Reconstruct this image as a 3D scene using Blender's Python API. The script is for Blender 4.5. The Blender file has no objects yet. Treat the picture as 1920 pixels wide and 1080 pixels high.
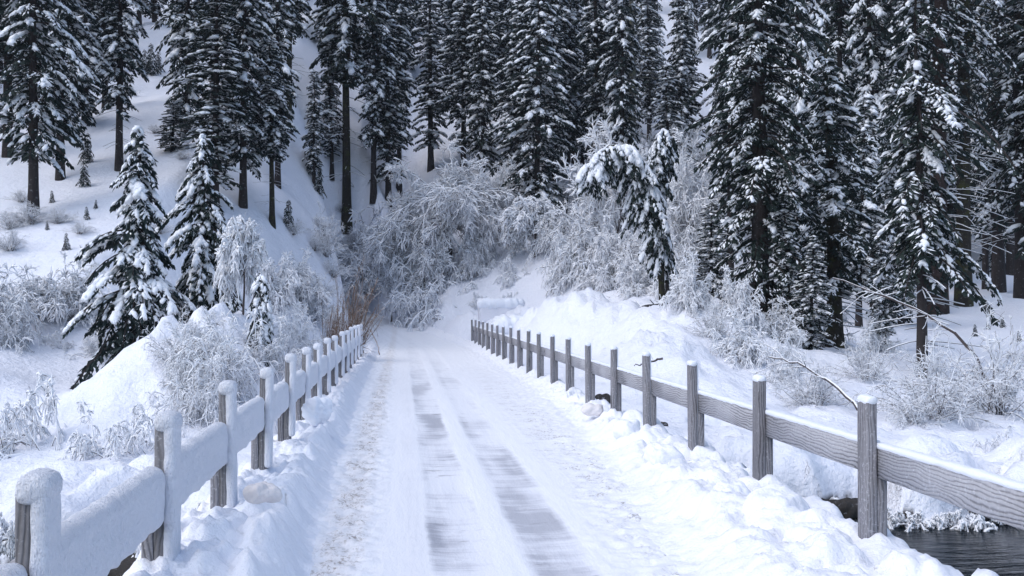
import bpy, math, random
import numpy as np
from mathutils import Vector, Matrix, Euler

# ------------------------------------------------------------------ camera, world, sun, exposure
SC = bpy.context.scene
COL = SC.collection
CAM_LOC = Vector((0.0, 0.0, 2.4))
YAW, PITCH = math.radians(6.26), math.radians(0.614)
cam_d = bpy.data.cameras.new('camera')
cam_d.lens = 35; cam_d.sensor_width = 36; cam_d.clip_start = 0.1; cam_d.clip_end = 1500
cam = bpy.data.objects.new('camera', cam_d); COL.objects.link(cam)
cam.location = CAM_LOC
cam.rotation_euler = (math.radians(90) + PITCH, 0, -YAW)
SC.camera = cam

SUN_EL, SUN_AZ = math.radians(52), math.radians(248)      # azimuth clockwise from +Y
world = bpy.data.worlds.new('World'); SC.world = world; world.use_nodes = True
wn = world.node_tree; wn.nodes.clear()
sky = wn.nodes.new('ShaderNodeTexSky'); sky.sky_type = 'NISHITA'; sky.sun_disc = False
sky.sun_elevation = SUN_EL; sky.sun_rotation = SUN_AZ
sky.air_density = 0.9; sky.dust_density = 1.5; sky.ozone_density = 1.0
bg = wn.nodes.new('ShaderNodeBackground'); bg.inputs['Strength'].default_value = 0.14
wo = wn.nodes.new('ShaderNodeOutputWorld')
wn.links.new(sky.outputs[0], bg.inputs[0]); wn.links.new(bg.outputs[0], wo.inputs[0])
sd = bpy.data.lights.new('sun', 'SUN'); sd.energy = 1.05; sd.angle = math.radians(85); sd.color = (1.0, 0.985, 0.965)
sun = bpy.data.objects.new('sun', sd); COL.objects.link(sun)
sdir = Vector((math.sin(SUN_AZ) * math.cos(SUN_EL), math.cos(SUN_AZ) * math.cos(SUN_EL), math.sin(SUN_EL)))
sun.rotation_euler = sdir.to_track_quat('Z', 'Y').to_euler()
sun.location = (0, -20, 60)
SC.view_settings.view_transform = 'Standard'; SC.view_settings.look = 'None'
SC.view_settings.exposure = 0.66; SC.view_settings.gamma = 1.0; SC.view_settings.use_curve_mapping = False
SC.render.engine = 'CYCLES'
SC.cycles.max_bounces = 8; SC.cycles.diffuse_bounces = 6; SC.cycles.glossy_bounces = 2
SC.cycles.transparent_max_bounces = 6; SC.cycles.use_denoising = True

CAM_M = Matrix.Translation(CAM_LOC) @ cam.rotation_euler.to_matrix().to_4x4()
FPX = 1920 * 35 / 36.0
def at(px, py, Y):
    """the point on the sight line through a photo pixel at world depth Y"""
    d = CAM_M.to_3x3() @ Vector(((px - 960) / FPX, (540 - py) / FPX, -1.0))
    return CAM_LOC + d * (Y / d.y)

# ------------------------------------------------------------------ noise
_rs = np.random.RandomState(11)
_P = _rs.permutation(512); _P = np.concatenate([_P, _P, _P])
_G = np.stack([np.cos(np.arange(512) * 2.399), np.sin(np.arange(512) * 2.399)], 1)
def perlin(x, y, seed=0):
    x = np.asarray(x, float) + seed * 17.31; y = np.asarray(y, float) + seed * 9.77
    xi = np.floor(x).astype(int); yi = np.floor(y).astype(int); xf = x - xi; yf = y - yi
    u = xf * xf * xf * (xf * (xf * 6 - 15) + 10); v = yf * yf * yf * (yf * (yf * 6 - 15) + 10)
    def g(ix, iy, dx, dy):
        h = _P[(_P[ix & 511] + (iy & 511)) & 1023] & 511
        return _G[h, 0] * dx + _G[h, 1] * dy
    a = g(xi, yi, xf, yf); b = g(xi + 1, yi, xf - 1, yf); c = g(xi, yi + 1, xf, yf - 1); d = g(xi + 1, yi + 1, xf - 1, yf - 1)
    return (a + u * (b - a)) * (1 - v) + (c + u * (d - c)) * v
def fbm(x, y, seed=0, o=4, r=0.5):
    s = 0; a = 1.0
    for k in range(o):
        s = s + a * perlin(x * 2 ** k, y * 2 ** k, seed + k); a *= r
    return s
def billow(x, y, seed=0, o=3, r=0.5):
    s = 0; a = 1.0
    for k in range(o):
        s = s + a * (1 - 2.2 * np.abs(perlin(x * 2 ** k, y * 2 ** k, seed + k))) ; a *= r
    return s
def cells(x, y, seed=0):
    """rounded lumps: 1 at the centres of a jittered lattice, 0 between"""
    x = np.asarray(x, float) + seed * 7.7; y = np.asarray(y, float) + seed * 3.3
    xi = np.floor(x).astype(int); yi = np.floor(y).astype(int); best = np.full(x.shape, 9.0); hv = np.zeros(x.shape)
    for dx in (-1, 0, 1):
        for dy in (-1, 0, 1):
            h = _P[(_P[(xi + dx) & 511] + ((yi + dy) & 511)) & 1023]
            cx = xi + dx + 0.5 + 0.42 * np.cos(h * 1.7); cy = yi + dy + 0.5 + 0.42 * np.sin(h * 2.9)
            d = (x - cx) ** 2 + (y - cy) ** 2
            m = d < best; best = np.where(m, d, best); hv = np.where(m, (h % 17) / 17.0, hv)
    return np.sqrt(np.clip(1 - best / 0.45, 0, 1)) * (0.3 + 0.7 * hv)
def sst(a, b, x):
    t = np.clip((x - a) / (b - a), 0, 1); return t * t * (3 - 2 * t)
def softplus(x, k=3.0):
    return np.where(x > 30 * k, x, k * np.log1p(np.exp(np.clip(x / k, -40, 30))))

# ------------------------------------------------------------------ land
WATER_Z = -1.45
def road_z(y):
    y = np.asarray(y, float)
    return -0.0065 * (np.minimum(y, 61) - 7) + 0.056 * softplus(y - 64, 2.0)
def road_shift(y):
    return -0.0042 * np.maximum(np.asarray(y, float) - 50, 0) ** 2
def creek_edge(x):
    return 15.9 + 0.9 * perlin(x * 0.35, x * 0 + 4.2, 3) + 0.35 * perlin(x * 1.3, x * 0 + 1.2, 5) + np.where(x < 0, -1.9, 0.0) + 1.5 * np.exp(-((x - 7.0) / 1.2) ** 2)
HEAPS = [(3.4, 66, 2.4, 3.5, 1.5), (1.6, 73, 2.0, 3.0, 1.0), (-7.5, 58, 2.5, 6, 1.0), (-5.9, 24.5, 2.2, 3.4, 1.25), (-4.2, 27, 1.6, 4, .75), (-4.6, 33, 1.6, 6, 1.7), (-9.5, 38, 3, 4, 0.9), (-12.5, 27, 2.5, 2.2, 0.9),
         (6.6, 47, 2.4, 4.5, 1.6), (8.2, 42, 2.3, 4.5, 1.75), (10.4, 36, 2.2, 4, 1.5), (8.0, 31, 1.9, 4, .8), (6.5, 60, 2.4, 6, 1.6), (12.6, 38, 1.8, 4, .9)]
def ground_z(x, y, fine=True):
    x = np.asarray(x, float); y = np.asarray(y, float)
    left = np.interp(y, [0, 14, 18, 25, 32, 80], [-1.2, -1.2, -0.9, -0.65, 0.0, 0.4])
    right = np.interp(y, [0, 15, 19, 25, 32, 40, 55, 75, 90, 400], [-1.25, -1.25, -0.95, -0.5, 0.1, 0.35, 1.7, 3.5, 5.0, 9.0])
    mid = road_z(y) - 0.45
    wl = 1 - sst(-9, -1.5, x); wr = sst(5, 15, x)
    z = mid * (1 - wl - wr) + left * wl + right * wr
    d0 = np.interp(x, [-300, -12, -4, 0, 3.5, 7, 13, 25, 60, 300], [30, 32, 54, 77, 70, 68, 68, 84, 88, 88])
    s = np.interp(x, [-20, 0, 20], [.36, .42, .40])
    z = z + s * softplus(y - d0, 3.0) + 0.16 * softplus(y - 130, 8.0)
    hs = sst(30, 110, y)
    z = z + (0.35 + 1.6 * hs) * perlin(x * .09, y * .09, 1) * sst(14, 22, y) + (0.16 + .3 * hs) * fbm(x * .33, y * .33, 2, 3) + .3 * sst(24, 45, y) * cells(x * .45, y * .35, 17) * sst(-.1, .3, perlin(x * .1, y * .1, 40))
    for (hx, hy, sx, sy, h) in HEAPS:
        g = np.exp(-((x - hx) / sx) ** 2 - ((y - hy) / sy) ** 2)
        z = z + h * g + (g * 0.8 if h > .6 else 0) * (0.32 * billow(x * .8, y * .6, 9, 3) + .1 * fbm(x * 3, y * 3, 4, 2) + .26 * cells(x * 1.1, y * .9, 6) + .2 * cells(x * 2.6, y * 2.2, 7))
    if fine:
        z = z + 0.035 * fbm(x * 1.6, y * 1.6, 6, 3) * (1 - hs)
        lumpy = sst(4, 5.5, x) * (1 - sst(15, 19, x)) * sst(16, 20, y) * (1 - sst(60, 75, y))
        z = z + lumpy * (0.22 * cells(x * .9, y * .75, 3) + 0.12 * cells(x * 2.1, y * 1.8, 8))
        # pillows of snow along the creek
        pil = np.exp(-((y - creek_edge(x) - 1.9) / 2.1) ** 2)
        z = z + pil * (0.75 * cells(x * .8, y * .7, 5) - .2) + .22 * pil * cells(x * 1.9, y * 1.7, 2)
    # creek channel
    e = creek_edge(x)
    cut = 1 - sst(e - 0.2, e + 0.12, y)
    z = z * (1 - cut) + (-2.3) * cut
    # holes in the snow behind the creek edge where dark water shows
    for (hx, hy, r) in ((8.3, 17.0, .55), (9.6, 16.6, .4), (5.9, 17.3, .35), (10.9, 17.2, .3), (6.9, 16.2, .3), (-5.2, 15.9, .35), (-3.6, 15.2, .5), (7.4, 23.0, .35)):
        z = z - 1.7 * np.exp(-(((x - hx) / (r * 1.5)) ** 2 + ((y - hy) / r) ** 2) ** 2)
    # the causeway under the far part of the bridge road
    sh = road_shift(y); u = x - sh
    far = sst(56, 66, y); inn = sst(-2.9 - .6 * far, -2.2 + .5 * far, u) * (1 - sst(4.6 - 1.4 * far, 5.3 + .3 * far, u)) * sst(15.5, 17.5, y) * (1 - sst(88, 96, y))
    z = z * (1 - inn) + (road_z(y) - .42) * inn
    return z
def gz(x, y):
    return float(ground_z(np.array([float(x)]), np.array([float(y)]), False)[0])

# ------------------------------------------------------------------ materials
def newmat(name):
    m = bpy.data.materials.new(name); m.use_nodes = True
    nt = m.node_tree; b = nt.nodes['Principled BSDF']
    return m, nt, b
class NT:
    def __init__(s, nt): s.nt = nt
    def n(s, t, **kw):
        nd = s.nt.nodes.new(t)
        for k, v in kw.items(): setattr(nd, k, v)
        return nd
    def l(s, a, b): s.nt.links.new(a, b)
    def val(s, sock, v):
        if hasattr(v, 'is_output'): s.l(v, sock)
        else: sock.default_value = v
    def math(s, op, a, b=None, clamp=False):
        nd = s.n('ShaderNodeMath', operation=op); nd.use_clamp = clamp
        s.val(nd.inputs[0], a)
        if b is not None: s.val(nd.inputs[1], b)
        return nd.outputs[0]
    def coord(s, which='Object', scale=(1, 1, 1)):
        tc = s.n('ShaderNodeTexCoord'); mp = s.n('ShaderNodeMapping'); mp.inputs['Scale'].default_value = scale
        s.l(tc.outputs[which], mp.inputs['Vector']); return mp.outputs[0]
    def noise(s, vec, scale, detail=3, rough=.5, out=0):
        nd = s.n('ShaderNodeTexNoise'); s.l(vec, nd.inputs['Vector'])
        nd.inputs['Scale'].default_value = scale; nd.inputs['Detail'].default_value = detail; nd.inputs['Roughness'].default_value = rough
        return nd.outputs[out]
    def ramp(s, fac, stops):
        nd = s.n('ShaderNodeValToRGB'); s.l(fac, nd.inputs[0]); cr = nd.color_ramp
        cr.elements[0].position = stops[0][0]; cr.elements[0].color = (*stops[0][1], 1)
        cr.elements[1].position = stops[-1][0]; cr.elements[1].color = (*stops[-1][1], 1)
        for p, c in stops[1:-1]:
            e = cr.elements.new(p); e.color = (*c, 1)
        return nd.outputs[0]
    def mix(s, fac, a, b):
        nd = s.n('ShaderNodeMix', data_type='RGBA'); s.val(nd.inputs[0], fac)
        s.val(nd.inputs[6], a if hasattr(a, 'is_output') else (*a, 1)); s.val(nd.inputs[7], b if hasattr(b, 'is_output') else (*b, 1))
        return nd.outputs[2]
    def bump(s, h, strength, dist, b, normal=None):
        nd = s.n('ShaderNodeBump'); nd.inputs['Strength'].default_value = strength; nd.inputs['Distance'].default_value = dist
        s.l(h, nd.inputs['Height'])
        if normal is not None: s.l(normal, nd.inputs['Normal'])
        s.l(nd.outputs[0], b.inputs['Normal']); return nd.outputs[0]

SNOW = (0.80, 0.83, 0.90)
def snow_mat(name, col=SNOW, grain=60, gd=.01, lump=0):
    m, nt, b = newmat(name); N = NT(nt)
    c = N.coord('Object')
    f = N.noise(c, 1.3, 4, .6)
    N.l(N.mix(f, tuple(v * .95 for v in col), tuple(min(v * 1.04, .93) for v in col)), b.inputs['Base Color'])
    b.inputs['Roughness'].default_value = .65; b.inputs['Specular IOR Level'].default_value = .25
    n1 = N.noise(c, grain, 3, .6); nrm = N.bump(n1, .6, gd, b)
    if lump: N.bump(N.noise(c, lump, 4, .6), .7, .05, b, nrm)
    return m
M_SNOW = snow_mat('snow')
def ground_mat():
    m, nt, b = newmat('snow_ground'); N = NT(nt); c = N.coord('Object')
    f = N.noise(c, 1.3, 4, .6); col = N.mix(f, (.77, .80, .88), (.84, .865, .93))
    ge = N.n('ShaderNodeNewGeometry'); sp = N.n('ShaderNodeSeparateXYZ'); N.l(ge.outputs['Normal'], sp.inputs[0])
    sq = N.n('ShaderNodeSeparateXYZ'); N.l(c, sq.inputs[0])
    # bare wet earth shows where the creek bank is too steep to hold snow
    st = N.math('SUBTRACT', N.math('ADD', .52, N.math('MULTIPLY', N.math('SUBTRACT', N.noise(c, 3, 3, .6), .5), .5)), sp.outputs[2])
    e = N.math('MULTIPLY', N.math('MULTIPLY', st, 8, True), N.math('MULTIPLY', N.math('SUBTRACT', -1.12, sq.outputs[2]), 9, True))
    N.l(N.mix(e, col, (.035, .03, .028)), b.inputs['Base Color'])
    b.inputs['Roughness'].default_value = .65; b.inputs['Specular IOR Level'].default_value = .2
    nrm = N.bump(N.noise(c, 22, 3, .6), .6, .03, b); nrm = N.bump(N.noise(c, 5, 4, .6), .8, .09, b, nrm); N.bump(N.noise(c, 1.6, 3, .6), .5, .16, b, nrm)
    return m
M_SNOW_GROUND = ground_mat()
M_SNOW_TREE = snow_mat('snow_on_branches', col=(0.83, .86, .92), grain=12, gd=.05)
M_FROST = snow_mat('frosted_twig', col=(0.85, .87, .92), grain=30, gd=.01)

def streak_snow():
    m, nt, b = newmat('wind_blown_snow'); N = NT(nt)
    c = N.coord('Object', (1, 1, .22)); c2 = N.coord('Object')
    f = N.noise(c2, 2.0, 3, .5)
    N.l(N.mix(f, (.76, .79, .87), (.84, .86, .92)), b.inputs['Base Color'])
    b.inputs['Roughness'].default_value = .7; b.inputs['Specular IOR Level'].default_value = .2
    nrm = N.bump(N.noise(c, 55, 4, .7), 1.0, .03, b); N.bump(N.noise(c2, 14, 3, .6), .6, .035, b, nrm)
    return m
M_SNOW_STREAK = streak_snow()

def road_mat():
    m, nt, b = newmat('packed_snow_road'); N = NT(nt)
    tc = N.n('ShaderNodeTexCoord'); sp = N.n('ShaderNodeSeparateXYZ'); N.l(tc.outputs['Object'], sp.inputs[0])
    X, Y = sp.outputs[0], sp.outputs[1]
    wob = N.noise(N.coord('Object', (1, .25, 1)), 1.1, 3, .5)
    fine = N.noise(N.coord('Object', (1, .5, 1)), 9, 4, .7)
    def band(a, c, soft):
        w = N.math('MULTIPLY', N.math('SUBTRACT', wob, .5), .16)
        w = N.math('ADD', w, N.math('MULTIPLY', N.math('SUBTRACT', fine, .5), .10))
        xx = N.math('ADD', X, w)
        lo = N.math('DIVIDE', N.math('SUBTRACT', xx, a), soft, True)
        hi = N.math('DIVIDE', N.math('SUBTRACT', c, xx), soft, True)
        return N.math('MULTIPLY', lo, hi)
    cross = N.noise(N.coord('Object', (.45, 2.6, 1)), 1.2, 6, .78)        # streaks across the deck
    long_ = N.noise(N.coord('Object', (1.0, .28, 1)), 1.0, 3, .5)
    s1 = N.math('MULTIPLY', cross, 1.0)
    ds = N.math('MULTIPLY', N.math('SUBTRACT', N.math('ADD', N.math('MULTIPLY', cross, .55), N.math('MULTIPLY', long_, .9)), .665), 6.0, True)
    tr = N.math('MAXIMUM', band(.24, .86, .07), N.math('MULTIPLY', band(1.12, 1.78, .10), .8))
    faint = N.math('MULTIPLY', band(-.1, .3, .2), .15)
    ice = N.math('MAXIMUM', N.math('MULTIPLY', tr, N.math('ADD', N.math('MULTIPLY', ds, .78), .22)), faint)
    # the tracks fade out where the road leaves the bridge
    fade = N.math('DIVIDE', N.math('SUBTRACT', 42, Y), 26, True)
    ice = N.math('MULTIPLY', ice, N.math('ADD', N.math('MULTIPLY', fade, .9), .1))
    base = N.mix(fine, (.82, .84, .89), (.88, .89, .92))
    icec = N.mix(ds, (.68, .69, .75), (.42, .43, .48))
    col = N.mix(ice, base, icec)
    # dark worn spots inside the tracks
    sp2 = N.noise(N.coord('Object', (1.0, 2.4, 1)), 1.3, 4, .7)
    spot = N.math('MULTIPLY', N.math('MULTIPLY', N.math('SUBTRACT', sp2, .62), 9, True), tr)
    col = N.mix(N.math('MULTIPLY', spot, .7), col, (.17, .16, .18))
    # grit along the left edge, some along the right
    g = N.noise(N.coord('Object'), 26, 3, .75); g2 = N.noise(N.coord('Object'), 2.2, 2, .5)
    gl = band(-.88, -.32, .22); gr = N.math('MULTIPLY', band(1.95, 3.3, .5), .5); g = N.math('ADD', N.math('MULTIPLY', g, .6), N.math('MULTIPLY', N.noise(N.coord('Object'), 8, 4, .7), .4))
    gm = N.math('MULTIPLY', N.math('MULTIPLY', N.math('SUBTRACT', g, .50), 9, True), N.math('MAXIMUM', gl, gr))
    gm = N.math('MULTIPLY', gm, N.math('MULTIPLY', N.math('SUBTRACT', g2, .36), 3.0, True))
    gm = N.math('MULTIPLY', N.math('MULTIPLY', gm, 2.4, True), N.math('DIVIDE', N.math('SUBTRACT', 44, Y), 20, True))
    col = N.mix(N.math('MULTIPLY', gm, .9), col, (.19, .16, .14))
    tint = N.math('MULTIPLY', N.math('MULTIPLY', gl, g2), .6)
    col = N.mix(tint, col, (.62, .58, .55))
    N.l(col, b.inputs['Base Color'])
    r = N.math('SUBTRACT', .75, N.math('MULTIPLY', ice, .33)); N.l(r, b.inputs['Roughness'])
    b.inputs['Specular IOR Level'].default_value = .3
    nrm = N.bump(N.noise(N.coord('Object', (1, .45, 1)), 30, 4, .7), .7, .012, b)
    N.bump(N.noise(N.coord('Object', (1.2, .1, 1)), 6, 3, .5), .6, .02, b, nrm)
    return m
M_ROAD = road_mat()

def bank_mat():
    m, nt, b = newmat('plowed_snow'); N = NT(nt); c = N.coord('Object')
    g2 = N.noise(c, 1.7, 3, .6); g = N.noise(c, 24, 3, .7)
    col = N.mix(g2, (.80, .82, .89), (.87, .885, .93))
    d = N.math('MULTIPLY', N.math('MULTIPLY', N.math('SUBTRACT', g, .63), 8, True), N.math('MULTIPLY', N.math('SUBTRACT', g2, .5), 3, True))
    col = N.mix(N.math('MULTIPLY', d, .35), col, (.45, .38, .32))
    N.l(col, b.inputs['Base Color']); b.inputs['Roughness'].default_value = .7; b.inputs['Specular IOR Level'].default_value = .2
    nrm = N.bump(N.noise(c, 30, 4, .65), .7, .016, b); N.bump(N.noise(c, 7, 3, .6), .6, .05, b, nrm)
    return m
M_BANK = bank_mat()

def wood_mat(name, axis, light=(.40, .40, .43), dark=(.045, .042, .047), lines=32, seed=0.0, contrast=1.0):
    """weathered fir: growth lines that run along one axis, bend round knots"""
    m, nt, b = newmat(name); N = NT(nt)
    tc = N.n('ShaderNodeTexCoord'); oi = N.n('ShaderNodeObjectInfo')
    off = N.n('ShaderNodeVectorMath', operation='ADD'); N.l(tc.outputs['Object'], off.inputs[0])
    cr = N.n('ShaderNodeCombineXYZ')
    rr = N.math('MULTIPLY', oi.outputs['Random'], 37.0)
    for k in range(3): N.l(rr, cr.inputs[k])
    N.l(cr.outputs[0], off.inputs[1])
    sx = {'Y': (1, .42, 1), 'Z': (1, 1, .35)}[axis]
    mp = N.n('ShaderNodeMapping'); mp.inputs['Scale'].default_value = sx; N.l(off.outputs[0], mp.inputs[0]); v = mp.outputs[0]
    sp = N.n('ShaderNodeSeparateXYZ'); N.l(tc.outputs['Object'], sp.inputs[0])
    cross = sp.outputs[2] if axis == 'Y' else N.math('ADD', sp.outputs[0], sp.outputs[1])
    big = N.noise(v, 2.3, 2, .45); mid = N.noise(v, 9, 2, .5)
    vo = N.n('ShaderNodeTexVoronoi'); vo.inputs['Scale'].default_value = 1.9; N.l(v, vo.inputs['Vector'])
    kn = N.math('MULTIPLY', N.math('SUBTRACT', .16, vo.outputs['Distance']), 6, True)
    ph = N.math('ADD', N.math('MULTIPLY', cross, float(lines)), N.math('MULTIPLY', big, 6.5))
    ph = N.math('ADD', ph, N.math('MULTIPLY', mid, 1.8)); ph = N.math('ADD', ph, N.math('MULTIPLY', kn, 3.0))
    ln = N.math('POWER', N.math('ADD', N.math('MULTIPLY', N.math('SINE', N.math('MULTIPLY', ph, 6.283)), .5), .5), 2.2)
    str_ = N.noise(v, 60, 3, .7)
    wet = N.noise(v, 1.7, 3, .6)
    brk = N.math('ADD', .35, N.math('MULTIPLY', N.noise(v, 3.1, 4, .7), 1.1)); ln = N.math('MULTIPLY', ln, brk)
    darkf = N.math('ADD', N.math('MULTIPLY', ln, .62 * contrast), N.math('MULTIPLY', N.math('SUBTRACT', str_, .45), .7))
    darkf = N.math('ADD', darkf, N.math('MULTIPLY', kn, .6), True)
    darkf = N.math('ADD', darkf, N.math('MULTIPLY', N.math('SUBTRACT', wet, .5), 1.3), True)
    col = N.mix(darkf, light, dark)
    fr = N.noise(off.outputs[0], 34, 4, .7)
    frost = N.math('MULTIPLY', N.math('SUBTRACT', N.math('ADD', fr, N.math('MULTIPLY', wet, -.25)), .44), 5, True)
    col = N.mix(N.math('MULTIPLY', frost, .55), col, (.66, .68, .74))
    N.l(col, b.inputs['Base Color']); b.inputs['Roughness'].default_value = .85; b.inputs['Specular IOR Level'].default_value = .2
    h = N.math('SUBTRACT', N.math('MULTIPLY', str_, .5), N.math('MULTIPLY', ln, .7)); N.bump(h, .8, .006, b)
    return m
M_RAIL = wood_mat('weathered_rail', 'Y')
M_POST = wood_mat('weathered_post', 'Z', light=(.24, .24, .265), dark=(.035, .034, .04), lines=30, contrast=1.0)
M_POST_WET = wood_mat('wet_post', 'Z', light=(.20, .20, .215), dark=(.04, .04, .044), lines=34, contrast=.8)
M_DECK = wood_mat('deck_timber', 'Y', light=(.10, .09, .085), dark=(.02, .018, .018), lines=20)

def needle_mat():
    m, nt, b = newmat('fir_needles'); N = NT(nt); c = N.coord('Object')
    oi = N.n('ShaderNodeObjectInfo')
    f = N.noise(c, 1.6, 3, .6); f2 = N.noise(c, 25, 2, .6)
    col = N.mix(f, (.007, .017, .020), (.017, .032, .031)); col = N.mix(N.math('MULTIPLY', f2, .35), col, (.05, .066, .066))
    col = N.mix(N.math('MULTIPLY', oi.outputs['Random'], .4), col, (.020, .030, .020))
    N.l(col, b.inputs['Base Color']); b.inputs['Roughness'].default_value = .7; b.inputs['Specular IOR Level'].default_value = .2
    return m
M_NEEDLE = needle_mat()
def bark_mat(name, a, c2, moss=None, snow=.3):
    m, nt, b = newmat(name); N = NT(nt)
    c = N.coord('Object', (1, 1, .22)); c1 = N.coord('Object')
    f = N.noise(c, 9, 4, .7); col = N.mix(f, a, c2)
    if moss:
        ms = N.math('MULTIPLY', N.math('SUBTRACT', N.noise(c1, 2.2, 4, .7), .5), 6, True); col = N.mix(ms, col, moss)
    fr = N.math('MULTIPLY', N.math('SUBTRACT', N.noise(c1, 7, 4, .75), .60), 9, True)
    col = N.mix(N.math('MULTIPLY', fr, snow), col, (.6, .63, .70))
    N.l(col, b.inputs['Base Color']); b.inputs['Roughness'].default_value = .9; b.inputs['Specular IOR Level'].default_value = .1
    N.bump(f, 1.0, .05, b); return m
M_BARK = bark_mat('fir_bark', (.018, .016, .016), (.06, .052, .052))
M_BARK_RED = bark_mat('red_bark', (.014, .011, .011), (.05, .036, .034))
M_BARK_MOSS = bark_mat('mossy_bark', (.014, .013, .012), (.045, .04, .034), (.055, .058, .024))
M_BARK_PALE = bark_mat('pale_mossy_bark', (.07, .07, .06), (.17, .165, .15), (.15, .16, .09))
M_TWIG = bark_mat('dark_twig', (.05, .04, .04), (.12, .10, .10), snow=.8)
M_TWIG_FROST = bark_mat('rimed_twig', (.25, .24, .26), (.5, .5, .55), snow=.8)
M_TWIG_BROWN = bark_mat('brown_twig', (.13, .085, .06), (.27, .19, .145), snow=.25)
M_ROCK = bark_mat('wet_rock', (.02, .02, .022), (.07, .065, .06), snow=.5)
M_CLOD = snow_mat('dirty_snow', col=(.73, .70, .70), grain=18, gd=.04)

def water_mat():
    m, nt, b = newmat('dark_creek_water'); N = NT(nt)
    b.inputs['Base Color'].default_value = (.006, .010, .014, 1); b.inputs['Roughness'].default_value = .12
    b.inputs['IOR'].default_value = 1.33; b.inputs['Specular IOR Level'].default_value = .12
    c = N.coord('Object', (.55, 1.8, 1)); n1 = N.noise(c, 2.1, 4, .6)
    nrm = N.bump(n1, .5, .05, b); N.bump(N.noise(N.coord('Object', (.35, 1.6, 1)), 7, 3, .6), .4, .012, b, nrm)
    return m
M_WATER = water_mat()

# ------------------------------------------------------------------ mesh assembly
class Acc:
    def __init__(s): s.v = []; s.f = {3: [], 4: []}; s.m = {3: [], 4: []}; s.n = 0
    def add(s, V, F, mat=0):
        V = np.asarray(V, np.float32).reshape(-1, 3); F = np.asarray(F, np.int64)
        if len(F) == 0: return
        s.v.append(V); k = F.shape[1]; s.f[k].append(F + s.n); s.m[k].append(np.full(len(F), mat, np.int32)); s.n += len(V)
    def mesh(s, name, mats, smooth=True):
        me = bpy.data.meshes.new(name); V = np.concatenate(s.v) if s.v else np.zeros((0, 3))
        me.vertices.add(len(V)); me.vertices.foreach_set('co', V.ravel())
        loops = []; starts = []; mi = []; tot = 0
        for k in (3, 4):
            if s.f[k]:
                F = np.concatenate(s.f[k]); loops.append(F.ravel()); starts.append(tot + np.arange(len(F)) * k); tot += len(F) * k
                mi.append(np.concatenate(s.m[k]))
        L = np.concatenate(loops); S = np.concatenate(starts); MI = np.concatenate(mi)
        me.loops.add(len(L)); me.loops.foreach_set('vertex_index', L.astype(np.int32))
        me.polygons.add(len(S)); me.polygons.foreach_set('loop_start', S.astype(np.int32))
        me.polygons.foreach_set('material_index', MI)
        me.polygons.foreach_set('use_smooth', np.full(len(S), smooth))
        for m in mats: me.materials.append(m)
        me.update(calc_edges=True); return me

def norm(a): return a / np.maximum(np.linalg.norm(a, axis=-1, keepdims=True), 1e-9)
def tubes(P, R, S=3, caps=False):
    """P (N,K,3), R (N,K): N tapered tubes of S sides, one flat side down for S = 3"""
    N_, K, _ = P.shape; T = norm(np.gradient(P, axis=1))
    up = np.zeros_like(T); up[..., 2] = 1; up = np.where(np.abs(T[..., 2:3]) > .95, np.array([0, 1.0, 0]), up)
    A = norm(np.cross(T, up)); B = np.cross(A, T)
    ang = np.arange(S) * 2 * np.pi / S + np.pi / 2
    V = P[:, :, None, :] + R[:, :, None, None] * (np.cos(ang)[None, None, :, None] * A[:, :, None, :] + np.sin(ang)[None, None, :, None] * B[:, :, None, :])
    i = np.arange(N_)[:, None, None] * K * S; j = np.arange(K - 1)[None, :, None] * S; k = np.arange(S)[None, None, :]; k2 = (k + 1) % S
    F = np.stack([i + j + k, i + j + k2, i + j + S + k2, i + j + S + k], -1).reshape(-1, 4)
    return V.reshape(-1, 3), F[:, ::-1]
def _lump_tpl():
    V = [(0, 0, .95)]; F3 = []; F4 = []; S = 5
    for r, z in ((.86, .45), (.9, -.42)):
        for k in range(S): a = (k + (z < 0) * .4) * 2 * np.pi / S; V.append((r * np.cos(a), r * np.sin(a), z))
    V.append((0, 0, -.8))
    for k in range(S):
        F3.append((0, 1 + k, 1 + (k + 1) % S)); F3.append((11, 6 + (k + 1) % S, 6 + k))
        F4.append((1 + k, 6 + k, 6 + (k + 1) % S, 1 + (k + 1) % S))
    return np.array(V, float), np.array(F3), np.array(F4)
LT = _lump_tpl()
def lumps(acc, C, D, size, rng, mat=0, flat=.55, narrow=.62):
    """snow lumps centred at C (N,3), long axis along D, half sizes from size (N,)"""
    V, F3, F4 = LT; n = len(C)
    if n == 0: return
    D = norm(D); up = np.tile(np.array([0, 0, 1.0]), (n, 1)); A = norm(np.cross(up, D) + 1e-6); U = np.cross(D, A)
    J = 1 + rng.uniform(-.22, .22, (n, len(V), 1))
    W = V[None] * J
    sz = size[:, None, None]
    X = C[:, None] + W[..., 0:1] * sz * D[:, None] + W[..., 1:2] * sz * narrow * A[:, None] + W[..., 2:3] * sz * flat * U[:, None]
    o = np.arange(n)[:, None, None] * len(V)
    b = X.reshape(-1, 3)
    acc.add(b, (F3[None] + o).reshape(-1, 3), mat)
    acc.n -= len(b); acc.v.pop(); acc.add(b, (F4[None] + o).reshape(-1, 4), mat)
def leaves(acc, B, D, L, Wd, W, mat=0):
    """pointed sprays: base B, direction D, length L, width direction Wd, half width W"""
    n = len(B); D = norm(D); Wd = norm(Wd - D * np.sum(Wd * D, 1, keepdims=True))
    m = B + D * (L * .45)[:, None]; V = np.stack([B, m - Wd * W[:, None], B + D * L[:, None], m + Wd * W[:, None]], 1)
    o = np.arange(n)[:, None] * 4
    acc.add(V.reshape(-1, 3), o + np.array([0, 1, 2, 3])[None], mat)

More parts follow.
